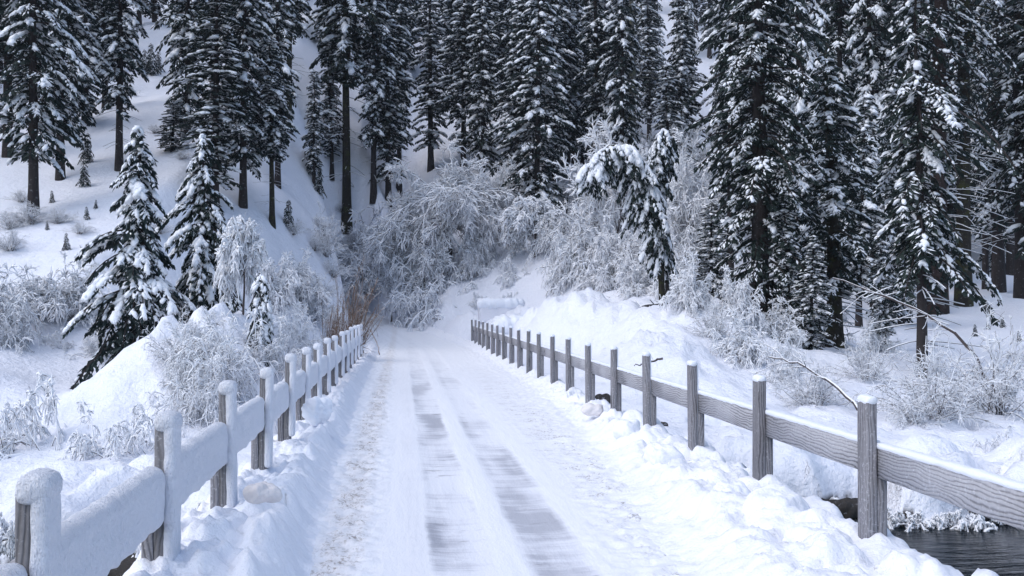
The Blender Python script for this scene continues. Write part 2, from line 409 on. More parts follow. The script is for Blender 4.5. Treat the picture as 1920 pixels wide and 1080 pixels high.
# ------------------------------------------------------------------ scene bookkeeping
def thing(name, label, cat, loc=(0, 0, 0), rz=0.0, scale=(1, 1, 1), group=None, tilt=(0, 0)):
    o = bpy.data.objects.new(name, None); COL.objects.link(o)
    o.location = loc; o.rotation_euler = (tilt[0], tilt[1], rz); o.scale = scale; o.empty_display_size = .2
    o['label'] = label; o['category'] = cat
    if group: o['group'] = group
    return o
def part(name, me, parent, label=None, loc=None, kind=None):
    o = bpy.data.objects.new(name, me); COL.objects.link(o); o.parent = parent
    if loc is not None: o.location = loc
    if label: o['label'] = label
    if kind: o['kind'] = kind
    return o
def struct(name, me, label, kind='structure'):
    o = bpy.data.objects.new(name, me); COL.objects.link(o); o['kind'] = kind; o['label'] = label; return o
def single(name, me, label, cat, loc=(0, 0, 0), rz=0, scale=(1, 1, 1), group=None):
    o = bpy.data.objects.new(name, me); COL.objects.link(o); o.location = loc; o.rotation_euler = (0, 0, rz); o.scale = scale
    o['label'] = label; o['category'] = cat
    if group: o['group'] = group
    return o
def place(parts, name, label, cat, loc, rz, scale, group=None, tilt=(0, 0)):
    t = thing(name, label, cat, loc, rz, scale, group, tilt)
    for pn, me in parts: part(pn, me, t)
    return t

def grid_mesh(name, X, Y, Z, mats, flipx=False):
    r, c = X.shape; a = Acc(); V = np.stack([X, Y, Z], -1).reshape(-1, 3)
    i = np.arange(r - 1)[:, None] * c; j = np.arange(c - 1)[None]
    F = np.stack([i + j, i + j + 1, i + j + c + 1, i + j + c], -1).reshape(-1, 4)
    a.add(V, F); return a.mesh(name, mats)

# ------------------------------------------------------------------ ground, creek, road, banks
def rows(y0, y1, dmin, k):
    ys = [y0]
    while ys[-1] < y1: ys.append(ys[-1] + max(dmin, k * ys[-1]))
    return np.array(ys)
def build_land():
    ys = rows(2.0, 430, .13, .0135)
    u = np.linspace(-1, 1, 410); xs = 2.5 + np.sign(u) * (np.sinh(np.abs(u) * 5.2) / math.sinh(5.2)) * 330
    # spread: fine near the bridge
    X, Y = np.meshgrid(xs, ys); X = 2.5 + (X - 2.5) * (0.45 + 0.55 * np.clip(Y / 60, 0, 1.2))
    Z = ground_z(X, Y)
    struct('ground', grid_mesh('ground', X, Y, Z, [M_SNOW_GROUND]), 'deep snow over the creek banks and the forest hillside')
    a = Acc(); a.add([(-90, -8, WATER_Z), (90, -8, WATER_Z), (90, 20, WATER_Z), (-90, 20, WATER_Z)], [(0, 1, 2, 3)])
    struct('water', a.mesh('water', [M_WATER], False), 'dark rippling creek water below the bridge')

def road_edges(y):
    eR = np.interp(y, [0, 8, 10, 13, 18, 24, 40, 61, 80], [2.25, 2.35, 2.55, 2.85, 3.2, 3.5, 3.55, 3.5, 3.2])
    eL = np.interp(y, [0, 9, 15, 25, 61, 80], [-.75, -.82, -.95, -1.08, -1.15, -1.0])
    return eL, eR
def build_road():
    ys = rows(1.6, 92, .034, .0044)
    eL, eR = road_edges(ys)
    wobL = .10 * perlin(ys * .9, ys * 0, 21) + .05 * perlin(ys * 3, ys * 0, 22); wobR = .16 * perlin(ys * .8, ys * 0, 23) + .07 * perlin(ys * 2.7, ys * 0, 24)
    eL = eL + wobL; eR = eR + wobR
    tw = np.linspace(0, 1, 96)
    sh = road_shift(ys); rz = road_z(ys)
    Xr = eL[:, None] + (eR - eL)[:, None] * tw[None]
    Yr = np.repeat(ys[:, None], len(tw), 1)
    def road_h(X, Y):
        h = .012 * fbm(X * 1.1, Y * .5, 31, 3)
        ed = (1 - sst(-.45, -.1, X)) + .8 * sst(-.9, -.15, X - np.interp(Y, ys, eR))
        h = h + ed * (.05 * fbm(X * 6, Y * 6, 33, 3) + .035 * cells(X * 7, Y * 6, 4))
        rut = np.exp(-((X - .56) / .26) ** 4) + np.exp(-((X - 1.45) / .28) ** 4)
        h = h - .022 * rut + .004 * perlin(X * 22, Y * 1.2, 35)
        return h
    hr = road_h(Xr, Yr)
    Z = rz[:, None] + hr
    struct('road', grid_mesh('road', Xr + sh[:, None], Yr, Z, [M_ROAD]), 'packed snow road over the bridge with icy wheel tracks')
    # banks: param q from the road edge outwards
    q = np.concatenate([np.linspace(0, .9, 40)[:-1], np.linspace(.9, 1.9, 30)])
    for side in (-1, 1):
        e = eL if side < 0 else eR
        outer = -2.05 if side < 0 else 4.36
        wid = np.abs(outer - e)                                    # width of bank up to the deck's edge
        Q = np.where(q[None] < .9, q[None] / .9 * wid[:, None], wid[:, None] + (q[None] - .9))
        Xb = e[:, None] + side * Q; Yb = np.repeat(ys[:, None], len(q), 1)
        if side < 0: H = np.interp(ys, [0, 5, 8.5, 10.5, 13, 16, 25, 45, 60], [.5, .5, .50, .34, .24, .26, .26, .2, .2])
        else: H = np.interp(ys, [0, 6, 8, 9.5, 11.3, 13.6, 16, 24, 40, 60], [.30, .28, .20, .27, .30, .2, .26, .2, .2, .25])
        w0 = .38 if side < 0 else .75
        rise = sst(0, 1, Q / np.minimum(w0, wid[:, None] * .9))
        fall = 1 - sst(wid[:, None] - .12, wid[:, None] + .55, Q)
        l1 = cells(Xb * 1.9, Yb * 1.5, 12); l2 = cells(Xb * 4.5, Yb * 4.2, 13); l3 = fbm(Xb * 2.2, Yb * 1.6, 14, 4)
        lam = (.17 if side < 0 else .24)
        face = rise * (1 - sst(.55, 1.2, Q / wid[:, None]))
        h = rise * (H[:, None] * (.72 + .35 * l3) + lam * l1 * (.35 + .65 * (1 - sst(18, 40, Yb))) + .07 * l2 + .035 * cells(Xb * 9, Yb * 8, 18)) + face * .05 * fbm(Xb * 9, Yb * 5, 15, 3)
        near = road_h(Xb, Yb) * (1 - rise)
        drop = -(1 - fall) * (1.15)
        Zb = rz[:, None] + near + h * fall + drop
        if side < 0: Xb, Yb, Zb = Xb[:, ::-1], Yb[:, ::-1], Zb[:, ::-1]
        struct('snow_bank', grid_mesh('snow_bank', Xb + sh[:, None], Yb, Zb, [M_BANK]),
               'plowed snow bank along the left railing' if side < 0 else 'lumpy plowed snow bank along the right railing')
    return
build_land(); build_road()

# ------------------------------------------------------------------ the bridge
def box(acc, x0, x1, y0, y1, z0, z1, mat=0, sl=0.0, bev=0.006):
    """box with chamfered long edges, sheared in z by sl per metre of y"""
    b = bev; out = []
    prof = [(x0 + b, z0), (x1 - b, z0), (x1, z0 + b), (x1, z1 - b), (x1 - b, z1), (x0 + b, z1), (x0, z1 - b), (x0, z0 + b)]
    V = [(x, y0, z) for x, z in prof] + [(x, y1, z + sl * (y1 - y0)) for x, z in prof]
    F = [(k, (k + 1) % 8, 8 + (k + 1) % 8, 8 + k) for k in range(8)]
    F += [(0, 7, 6, 1), (1, 6, 5, 2), (2, 5, 4, 3), (8, 9, 14, 15), (9, 10, 13, 14), (10, 11, 12, 13)]
    acc.add(V, F, mat)
def vpost(acc, x0, x1, y0, y1, z0, z1, mat=0, b=.007):
    prof = [(x0 + b, y0), (x1 - b, y0), (x1, y0 + b), (x1, y1 - b), (x1 - b, y1), (x0 + b, y1), (x0, y1 - b), (x0, y0 + b)]
    V = [(x, y, z0) for x, y in prof] + [(x, y, z1) for x, y in prof]
    F = [(k, (k + 1) % 8, 8 + (k + 1) % 8, 8 + k) for k in range(8)] + [(8, 9, 14, 15), (9, 10, 13, 14), (10, 11, 12, 13)]
    acc.add(V, F, mat)
def soft_box(hx, hy, hz, rad, seed, amp=.012, step=.03, sl=0.0, freq=6.0, zamp=None):
    """rounded snow body: a box lattice inflated to rounded edges, roughened a little"""
    acc = Acc(); nx, ny, nz = [max(4, min(46, int(2 * h / step))) for h in (hx, hy, hz)]
    def face(u, v, w, nu, nv, hu, hv, hw, sgn):
        gu = -np.cos(np.linspace(0, np.pi, nu + 1)) * hu if nu < 8 else np.concatenate([[-hu], np.linspace(-hu + rad * .3, hu - rad * .3, nu - 1), [hu]])
        gv = -np.cos(np.linspace(0, np.pi, nv + 1)) * hv if nv < 8 else np.concatenate([[-hv], np.linspace(-hv + rad * .3, hv - rad * .3, nv - 1), [hv]])
        U, V = np.meshgrid(gu, gv); P = np.zeros(U.shape + (3,)); P[..., u] = U; P[..., v] = V; P[..., w] = sgn * hw
        r, c = U.shape; i = np.arange(r - 1)[:, None] * c; j = np.arange(c - 1)[None]
        F = np.stack([i + j, i + j + 1, i + j + c + 1, i + j + c], -1).reshape(-1, 4)
        e = np.cross(np.eye(3)[u], np.eye(3)[v])[w] * sgn
        return P.reshape(-1, 3), F if e > 0 else F[:, ::-1]
    Vs, Fs, n = [], [], 0
    for (u, v, w, nu, nv, hu, hv, hw) in ((0, 1, 2, nx, ny, hx, hy, hz), (1, 2, 0, ny, nz, hy, hz, hx), (0, 2, 1, nx, nz, hx, hz, hy)):
        for sgn in (-1, 1):
            P, F = face(u, v, w, nu, nv, hu, hv, hw, sgn); Vs.append(P); Fs.append(F + n); n += len(P)
    P = np.concatenate(Vs); F = np.concatenate(Fs)
    h = np.array([hx, hy, hz]); r = np.minimum(rad, h * .999); core = np.clip(P, -(h - r), h - r); d = P - core
    dn = np.linalg.norm(d / r, axis=1, keepdims=True); P2 = core + d / np.maximum(dn, 1e-6) * np.where(dn > 0, 1, 0)
    # coherent roughness from sums of sines and noise so that shared edges stay shut
    nn = perlin(P2[:, 1] * freq + P2[:, 0] * 3, P2[:, 2] * freq + P2[:, 0] * 4, seed) + .5 * perlin(P2[:, 1] * freq * 2.4, P2[:, 2] * freq * 2.4 + P2[:, 0] * 9, seed + 1)
    out = norm(P2 / h ** .7)
    P2 = P2 + out * (nn * amp)[:, None]
    P2[:, 2] += sl * P2[:, 1]
    # weld equal points
    key = np.round(P2, 4); uq, inv = np.unique(key, axis=0, return_inverse=True); inv = inv.ravel()
    F = inv[F]
    acc.add(uq, F); return acc

SL = -0.0065
def build_railing(side):
    X0 = -1.75 if side < 0 else 4.03
    y1, n0, n1 = (4.96, -1, 16) if side < 0 else (8.31, -1, 20)
    SP = 2.63
    t = thing('bridge_railing', 'wooden railing left of the road, its rails and posts thickly plastered with snow' if side < 0 else
              'weathered grey wooden railing right of the road with thin snow on its top edge', 'railing', (X0, y1, 0))
    rnd = random.Random(5 if side < 0 else 8)
    PW, PD, BW = .092, .19, .09
    post_m = {}
    for wet in (0, 1, 2):
        a = Acc(); vpost(a, -PW / 2, PW / 2, -PD / 2, PD / 2, -.75, 1.50); post_m[wet] = a.mesh('post', [M_POST_WET if wet == 1 else M_POST])
    a = Acc(); s = side; vpost(a, min(s * (PW / 2 + .003), s * (PW / 2 + BW)), max(s * (PW / 2 + .003), s * (PW / 2 + BW)), -PD / 2 + .004, PD / 2 - .004, -.75, .865)
    block_m = a.mesh('backing_post', [M_POST]);
    caps = []
    for k in range(3):
        if side < 0:
            a = soft_box(.085, .125, .075, .062, 40 + k, .012, .03); me = a.mesh('snow_cap', [M_SNOW_STREAK])
        else:
            a = soft_box(.055, .104, .042, .040, 50 + k, .016, .018); me = a.mesh('snow_cap', [M_SNOW])
        caps.append(me)
    coats = []
    for k in range(3):
        a = soft_box(.045, .115, .60, .04, 60 + k, .011, .035, freq=7); coats.append(a.mesh('snow_coat', [M_SNOW_STREAK]))
    fr = [];
    a = soft_box(.016, .085, .60, .012, 70, .005, .04); side_coat = a.mesh('snow_edge', [M_SNOW])
    for k in range(n0, n1):
        yy = k * SP; z = float(road_z(yy + y1)) + (0 if yy + y1 > 7 else float(-road_z(yy + y1)))
        w = rnd.choice([0, 0, 1]) if side > 0 else 1
        if side > 0 and k in (0, 1, 2, 3): w = 0
        jy = rnd.uniform(-.05, .05); jz = rnd.uniform(-.025, .025)
        if k == 0: jy = 0
        p = part('post', post_m[w], t, loc=(0, yy + jy, z + jz)); p.rotation_euler = (rnd.uniform(-.008, .008), rnd.uniform(-.012, .012), rnd.uniform(-.02, .02))
        part('backing_post', block_m, t, loc=(0, yy + jy, z))
        if side < 0:
            part('snow_cap', caps[k % 3], p, loc=(.030, 0, 1.515 + rnd.uniform(-.01, .02)))
            part('snow_coat', coats[k % 3], p, loc=(.062, 0, .93))
        else:
            part('snow_cap', caps[k % 3], p, loc=(0, 0, 1.515))
            if k > 1: part('snow_edge', side_coat, p, loc=(PW / 2 + .012, .01, .93 + .0))
    # rails: one plank per bay, butted behind the posts
    L = SP - .006
    for k in range(n0, n1 - 1):
        ya = k * SP; z = float(road_z(ya + y1)) if ya + y1 > 7 else 0.0
        a = Acc(); rx0, rx1 = s * (PW / 2 + .003), s * (PW / 2 + BW)
        box(a, min(rx0, rx1), max(rx0, rx1), 0, L, .868, 1.135, sl=SL, bev=.008)
        me = a.mesh('rail', [M_RAIL])
        r = part('rail', me, t, loc=(0, ya + .003, z))
        xm = (rx0 + rx1) / 2
        if side < 0:
            b = soft_box(.088, L / 2 - .085, .225, .085, 80 + k, .035, .035, sl=SL, freq=4)
            sm = part('snow', b.mesh('snow', [M_SNOW_STREAK]), r, loc=(xm + .045, L / 2, .985 + rnd.uniform(-.01, .01) + SL * L / 2))
        else:
            b = soft_box(.050, L / 2 - .004, .030, .028, 90 + k, .016, .02, sl=SL, freq=5)
            sm = part('snow', b.mesh('snow', [M_SNOW]), r, loc=(xm - .004, L / 2, 1.145 + SL * L / 2))
build_railing(-1); build_railing(1)

def build_bridge():
    t = thing('bridge', 'low timber bridge carrying the snowy road across the creek', 'bridge', (1.14, 1.5, 0))
    for k in range(60):
        y = k * .30
        a = Acc() if k == 0 else a
        if k == 0:
            box(a, -3.12, 3.12, 0, .285, -.36, -.24); pm = a.mesh('plank', [M_DECK])
        if k * .30 + 1.5 < 18: part('plank', pm, t, loc=(0, y, 0))
    a = Acc(); box(a, -.16, .16, 0, 17, -.80, -.365); bm = a.mesh('beam', [M_DECK])
    for x in (-2.85, -1.0, 1.0, 2.85): part('beam', bm, t, loc=(x, 0, 0))
build_bridge()

# ------------------------------------------------------------------ conifers
def axis_points(axis, z):
    """axis: (n,3) polyline; z: fraction along it"""
    axis = np.asarray(axis, float); d = np.r_[0, np.cumsum(np.linalg.norm(np.diff(axis, axis=0), axis=1))]; d /= d[-1]
    P = np.stack([np.interp(z, d, axis[:, k]) for k in range(3)], -1)
    T = norm(np.stack([np.interp(np.clip(z + .02, 0, 1), d, axis[:, k]) - np.interp(np.clip(z - .02, 0, 1), d, axis[:, k]) for k in range(3)], -1))
    return P, T
def conifer(seed, H, R, cb=.1, p=.6, per_m=14, leafn=34, leaf=.42, snow=1.0, droop=.55, el=(5, -22), trunk_r=.24, axis=None,
            lump=.17, bark=None, needles=True, hang=.35, t0=None, dead=0, asym=0, gap=0.25, bt=.22, low=1.0, topsnow=1.0):
    rng = np.random.RandomState(seed)
    if axis is None:
        n = 7; zz = np.linspace(0, H, n); w = np.cumsum(rng.uniform(-1, 1, (n, 2)) * .006 * H, axis=0) * (zz / H)[:, None]; axis = np.c_[w, zz]
    axis = np.asarray(axis, float)
    nb = int(H * (1 - cb) * per_m)
    t = np.sort(rng.uniform(0, 1, nb)) ; t = (t * .75 + .25 * np.linspace(0, 1, nb)); z = cb + (1 - cb) * t
    base, T = axis_points(axis, z * .995)
    az = np.arange(nb) * 2.399 + rng.uniform(-.5, .5, nb)
    azm = np.mod(az, 6.283); lumpn = np.clip(1 + 1.0 * perlin(z * H * .38, 3 * np.cos(azm * .5) + seed, seed % 50) + .5 * perlin(z * H * 1.1, azm * 1.2, 3), .35, 1.5)
    L = R * (1 - t) ** p * np.clip(.5 + t / bt * .5, .5, 1) * rng.uniform(.6, 1.15, nb) * lumpn + .12
    L *= np.where(rng.uniform(size=nb) < gap * .5, .5, 1)
    bs = rng.uniform(size=nb) ** topsnow; bsnow = np.where(bs < .3, .15, np.where(bs < .7, 1.0, 1.9)) * (.75 + .5 * t) * (low + (1 - low) * sst(.15, .6, t))
    if asym: L *= 1 + asym * np.cos(az)
    e = np.radians(el[0] + (el[1] - el[0]) * (1 - t)) + rng.uniform(-.12, .12, nb)
    hd = np.stack([np.cos(az), np.sin(az), np.zeros(nb)], -1)
    s = np.linspace(0, 1, 6)[None, :, None]; dr = droop * rng.uniform(.7, 1.4, nb)
    P = base[:, None] + hd[:, None] * (L[:, None, None] * s * (1 - .12 * s)) + np.array([0, 0, 1.0]) * (L * np.tan(e))[:, None, None] * s - np.array([0, 0, 1.0]) * (L * dr)[:, None, None] * s ** 2.2
    crown = Acc(); sn = Acc()
    rb = (.012 + .016 * L)[:, None] * np.linspace(1, .35, 6)[None]
    V, F = tubes(P, rb, 3); crown.add(V, F, 1)
    def along(bi, ss):
        u = ss * 5; i = np.minimum(u.astype(int), 4); f = (u - i)[:, None]
        A, B = P[bi, i], P[bi, i + 1]; return A * (1 - f) + B * f, norm(B - A)
    if needles:
        cnt = np.maximum(4, (L * leafn * (.8 + .4 * (1 - t))).astype(int)); bi = np.repeat(np.arange(nb), cnt); n = len(bi)
        ss = rng.uniform(.12, 1.0, n) ** .8; Bp, Tt = along(bi, ss)
        sd = norm(np.cross(Tt, np.array([0, 0, 1.0]))) * np.where(rng.uniform(size=n) < .5, -1, 1)[:, None]
        a = np.radians(rng.uniform(5, 75, n)); lat = rng.uniform(0, .26, n) * L[bi] * (1.15 - ss)
        Bp = Bp + sd * lat[:, None] + Tt * (lat * .5)[:, None]; Bp[:, 2] -= lat * .35 + rng.uniform(0, .05, n)
        D = Tt * np.cos(a)[:, None] + sd * np.sin(a)[:, None]; D[:, 2] -= hang * rng.uniform(.3, 2.2, n)
        Ln = leaf * rng.uniform(.4, 1.2, n); Wd = np.cross(D, np.array([0, 0, 1.0])) + rng.normal(0, .55, (n, 3))
        leaves(crown, Bp, D, Ln, Wd, Ln * rng.uniform(.14, .24, n), 0)
        # thin snow lying on the sprays
        m = rng.uniform(size=n) < .34 * min(snow, 1.6) * bsnow[bi]; m &= ss > .25
        k = m.sum(); up = np.zeros((k, 3)); up[:, 2] = .035
        Dk = norm(D[m]); Dk[:, 2] += .12
        leaves(sn, Bp[m] + up, Dk, Ln[m] * .8, np.cross(Dk, np.array([0, 0, 1.0])) + rng.normal(0, .3, (k, 3)), Ln[m] * .13, 0)
    cnt = rng.poisson(np.maximum(L * 4.5 * snow * bsnow, .1)); bi = np.repeat(np.arange(nb), cnt); n = len(bi)
    if n:
        clump = np.clip(.85 + 1.3 * perlin(bi * .11, z[bi] * H * .7, 7), .4, 1.5)
        o_ = rng.beta(1.3, 2.2, n) * np.where(rng.uniform(size=n) < .5, -1, 1)     # sideways from the limb's middle line
        ss = rng.uniform(.22, 1.0, n) ** .75; Bp, Tt = along(bi, ss)
        sd = norm(np.cross(Tt, np.array([0, 0, 1.0]))) * o_[:, None]
        lat = np.full(n, .34) * L[bi] * (1.15 - ss)
        D = Tt + sd * 1.6; Bp = Bp + sd * lat[:, None] + Tt * (np.abs(o_) * lat * .4)[:, None]; Bp[:, 2] += .035 - lat * np.abs(o_) * .45
        D[:, 2] = D[:, 2] * .9 - .15 - .25 * np.abs(o_)
        lumps(sn, Bp, D, 1.15 * lump * rng.uniform(.5, 1.15, n) * clump * (.8 + .3 * ss) * (1 - .35 * np.abs(o_)), rng, 0, .42, .5)
    tr = Acc(); K = 16; zz = np.linspace(0, 1, K); A_, _ = axis_points(axis, zz); A_[0, 2] -= .6
    rr = trunk_r * (1 - zz * .93) ** .85; rr[0] *= 1.35; rr[1] *= 1.05
    V, F = tubes(A_[None], rr[None], 9); tr.add(V, F, 0)
    if dead:
        nd = dead; zt = rng.uniform(.08, max(cb, .12), nd); b0, _ = axis_points(axis, zt); azd = rng.uniform(0, 6.28, nd); Ld = rng.uniform(.4, 1.0, nd) * R * .8
        hd = np.stack([np.cos(azd), np.sin(azd), np.zeros(nd)], -1); s = np.linspace(0, 1, 4)[None, :, None]
        Pd = b0[:, None] + hd[:, None] * Ld[:, None, None] * s - np.array([0, 0, 1.0]) * (Ld * rng.uniform(.1, .5, nd))[:, None, None] * s ** 1.5
        V, F = tubes(Pd, np.full((nd, 4), .018) * np.linspace(1, .4, 4)[None], 3); tr.add(V, F, 0)
        Pd = Pd.copy(); Pd[..., 2] += .022; V, F = tubes(Pd, np.full((nd, 4), .02), 3); sn.add(V, F, 0)
    return [('trunk', tr.mesh('trunk', [bark or M_BARK])), ('crown', crown.mesh('crown', [M_NEEDLE, bark or M_BARK], False)), ('snow', sn.mesh('snow', [M_SNOW_TREE]))]

# ------------------------------------------------------------------ frosted deciduous shrubs and trees
def arcs(O, D, L, g, K, rng, wig=.05):
    s = np.linspace(0, 1, K)[None, :, None]; L_ = L[:, None, None]
    P = O[:, None] + norm(D)[:, None] * L_ * s; P[..., 2] -= (g * L)[:, None] * s[..., 0] ** 2
    P = P + np.cumsum(rng.normal(0, wig, P.shape), 1) * L_ * (s > 0) * .5
    return P
def frosted(seed, H, R, n1=14, n2=12, n3=9, droop=.7, elev=(40, 80), r=.03, sr=.022, trunk=None, twig=None, l2=.5, l3=.2, snow=1.0, K1=7, wig=.05, lean=(0, 0), base_r=.08, zmin=None, clumps=.22):
    rng = np.random.RandomState(seed); wood = Acc(); sn = Acc()
    az = rng.uniform(0, 2 * np.pi, n1); e = np.radians(rng.uniform(elev[0], elev[1], n1))
    D = np.stack([np.cos(az) * np.cos(e), np.sin(az) * np.cos(e), np.sin(e)], -1)
    D[:, 0] += lean[0]; D[:, 1] += lean[1]
    if trunk:
        tz = rng.uniform(trunk[0], trunk[1], n1); O = np.zeros((n1, 3)); O[:, 2] = tz
        L = (H - tz * .6) * rng.uniform(.6, 1.0, n1)
        zz = np.linspace(0, trunk[1], 8); A = np.stack([.03 * H * np.sin(zz * 1.2), .02 * H * np.cos(zz), zz], -1); A[0, 2] = -.5
        O[:, 0] = np.interp(tz, zz, A[:, 0]); O[:, 1] = np.interp(tz, zz, A[:, 1])
        V, F = tubes(A[None], (trunk[2] * np.linspace(1.1, .5, 8))[None], 8); wood.add(V, F)
    else:
        O = rng.normal(0, base_r * R, (n1, 3)); O[:, 2] = -.1; L = H * rng.uniform(.65, 1.15, n1)
    c = np.cos(e); L = np.minimum(L, R / np.maximum(c, .25) * 1.15)
    P1 = arcs(O, D, L, droop * c * rng.uniform(.6, 1.3, n1), K1, rng, wig)
    def emit(P, r0, r1, srr, S=3, mat=0):
        n, K = P.shape[:2]
        if zmin is not None: P[..., 2] = np.maximum(P[..., 2], zmin)
        rr = np.linspace(r0, r1, K)[None] * np.ones((n, 1)); V, F = tubes(P, rr, S); wood.add(V, F, mat)
        if srr > 0:
            Q = P.copy(); T = np.abs(norm(np.gradient(P, axis=1))[..., 2:3]); Q[..., 2:3] += (rr[..., None] * .5 + srr * .75) * (1.1 - .6 * T)
            q = srr * rng.uniform(.55, 1.35, (n, K)); q[:, 0] *= .6; q[:, -1] *= .5
            V, F = tubes(Q, q, 4 if K > 5 else 3); sn.add(V, F)
    emit(P1, r, r * .4, sr * 1.25 * snow)
    def child(P, L0, n, lo, Lc, spread, dr):
        m, K = P.shape[:2]; bi = np.repeat(np.arange(m), n); ss = rng.uniform(lo, 1, m * n); u = ss * (K - 1); i = np.minimum(u.astype(int), K - 2); f = (u - i)[:, None]
        A, B = P[bi, i], P[bi, i + 1]; T = norm(B - A); O = A * (1 - f) + B * f
        D = T + rng.normal(0, spread, (m * n, 3)); L = Lc * rng.uniform(.45, 1.2, m * n) * (1.15 - .5 * ss)
        return O, D, L, dr * rng.uniform(.5, 1.5, m * n)
    O, D, L2, g = child(P1, L, n2, .22, H * l2 * .6, .6, droop * .6); P2 = arcs(O, D, L2, g, 5, rng, wig * 1.3); emit(P2, r * .42, r * .2, sr * 1.25 * snow)
    O, D, L3, g = child(P2, L2, n3, .12, H * l3 * .6, .8, droop * .45); P3 = arcs(O, D, L3, g, 4, rng, wig * 1.5)
    if snow > .6:
        k_ = rng.uniform(size=len(P3)) < .82; Pa, Pb = P3[k_], P3[~k_]
        q = sr * 1.0 * rng.uniform(.5, 1.45, Pa.shape[:2]); q[:, -1] *= .5
        V, F = tubes(Pa, q, 3); sn.add(V, F)
        V, F = tubes(Pb, np.full(Pb.shape[:2], max(r * .22, sr * .28)), 3); wood.add(V, F)
        if clumps:
            i_ = rng.randint(0, len(P3), int(len(P3) * clumps)); j_ = rng.randint(1, 4, len(i_)); C_ = P3[i_, j_]; hi = np.clip((C_[:, 2] / H), .25, 1)
            D_ = P3[i_, j_] - P3[i_, j_ - 1]; D_[:, 2] *= .6
            lumps(sn, C_, D_ + 1e-4, sr * 2.4 * rng.uniform(.5, 1.4, len(i_)) * hi, rng, 0, .45, .5)
    else: emit(P3, r * .2, r * .1, sr * .8 * snow)
    out = [('branches', wood.mesh('branches', [twig or M_TWIG, M_TWIG_FROST]))]
    if snow > 0: out.append(('snow', sn.mesh('snow', [M_FROST])))
    return out

random.seed(4)
# shared kinds
FIR = {
    'full': (conifer(1, 24, 2.3, .07, .40, 10, 32, .41, 1.2, lump=.27, droop=.38, el=(12, -6)), 24, 2.3),
    'high': (conifer(2, 28, 2.4, .36, .36, 11, 34, .42, 1.05, trunk_r=.30, bark=M_BARK_MOSS, dead=26, lump=.27, droop=.4, el=(12, -6)), 28, 2.4),
    'mid': (conifer(3, 26, 2.2, .20, .38, 10, 32, .41, 1.15, trunk_r=.28, dead=16, lump=.27, droop=.4, el=(10, -8), asym=.25), 26, 2.2),
    'slim': (conifer(4, 22, 1.6, .16, .42, 12, 34, .38, 1.25, trunk_r=.2, lump=.24, gap=.6, droop=.45, el=(10, -8)), 22, 1.6),
    'spire': (conifer(5, 20, 2.6, .05, .55, 11, 30, .41, 1.45, trunk_r=.22, lump=.28, droop=.35, el=(14, -4)), 20, 2.6),
    'old': (conifer(6, 30, 2.9, .26, .32, 8, 28, .46, 1.1, trunk_r=.40, dead=22, lump=.29, el=(10, -8), droop=.4, bark=M_BARK_RED, gap=.8, asym=.2), 30, 2.9),
    'full_b': (conifer(8, 25, 2.2, .12, .36, 10, 32, .41, 1.1, lump=.28, droop=.35, gap=.9, el=(14, -4)), 25, 2.2),
    'mid_b': (conifer(9, 24, 2.3, .14, .5, 11, 34, .38, 1.5, lump=.26, droop=.45, asym=.3, el=(8, -10)), 24, 2.3),
    'sapling': (conifer(7, 1.6, .5, .04, .9, 34, 60, .14, .9, trunk_r=.03, lump=.06), 1.6, .5),
}
def measured(parts, lo=.97):
    """true height and crown radius of a kind, so that it can be set to a wanted size"""
    V = np.concatenate([np.array([v.co[:] for v in me.vertices]) for n, me in parts if n != 'trunk'])
    return float(np.quantile(V[:, 2], .998)), float(np.quantile(np.hypot(V[:, 0], V[:, 1]), lo))
for k_ in list(FIR):
    h_, r_ = measured(FIR[k_][0], .96); FIR[k_] = (FIR[k_][0], h_, r_)
def fir_at(px, Y, top_py, wpx, kind, label, cat='conifer', name='fir_tree', group=None, rz=None, base_z=None, xs=None):
    parts, H0, R0 = FIR[kind]; p = at(px, 560, Y)
    z0 = gz(p.x, Y) if base_z is None else base_z
    H = at(px, top_py, Y).z - z0; dep = (p - CAM_LOC).length
    w = wpx / FPX * dep / 2
    if kind in ('full', 'mid') and random.random() < .5: kind += '_b'
    parts, H0, R0 = FIR[kind]; sxy = w / R0; sz = H / H0
    place(parts, name, label, cat, (p.x, Y, z0 - .05), random.uniform(0, 6.28) if rz is None else rz, (sxy, sxy, sz), group)
    return p.x, Y, z0
PLACED = []
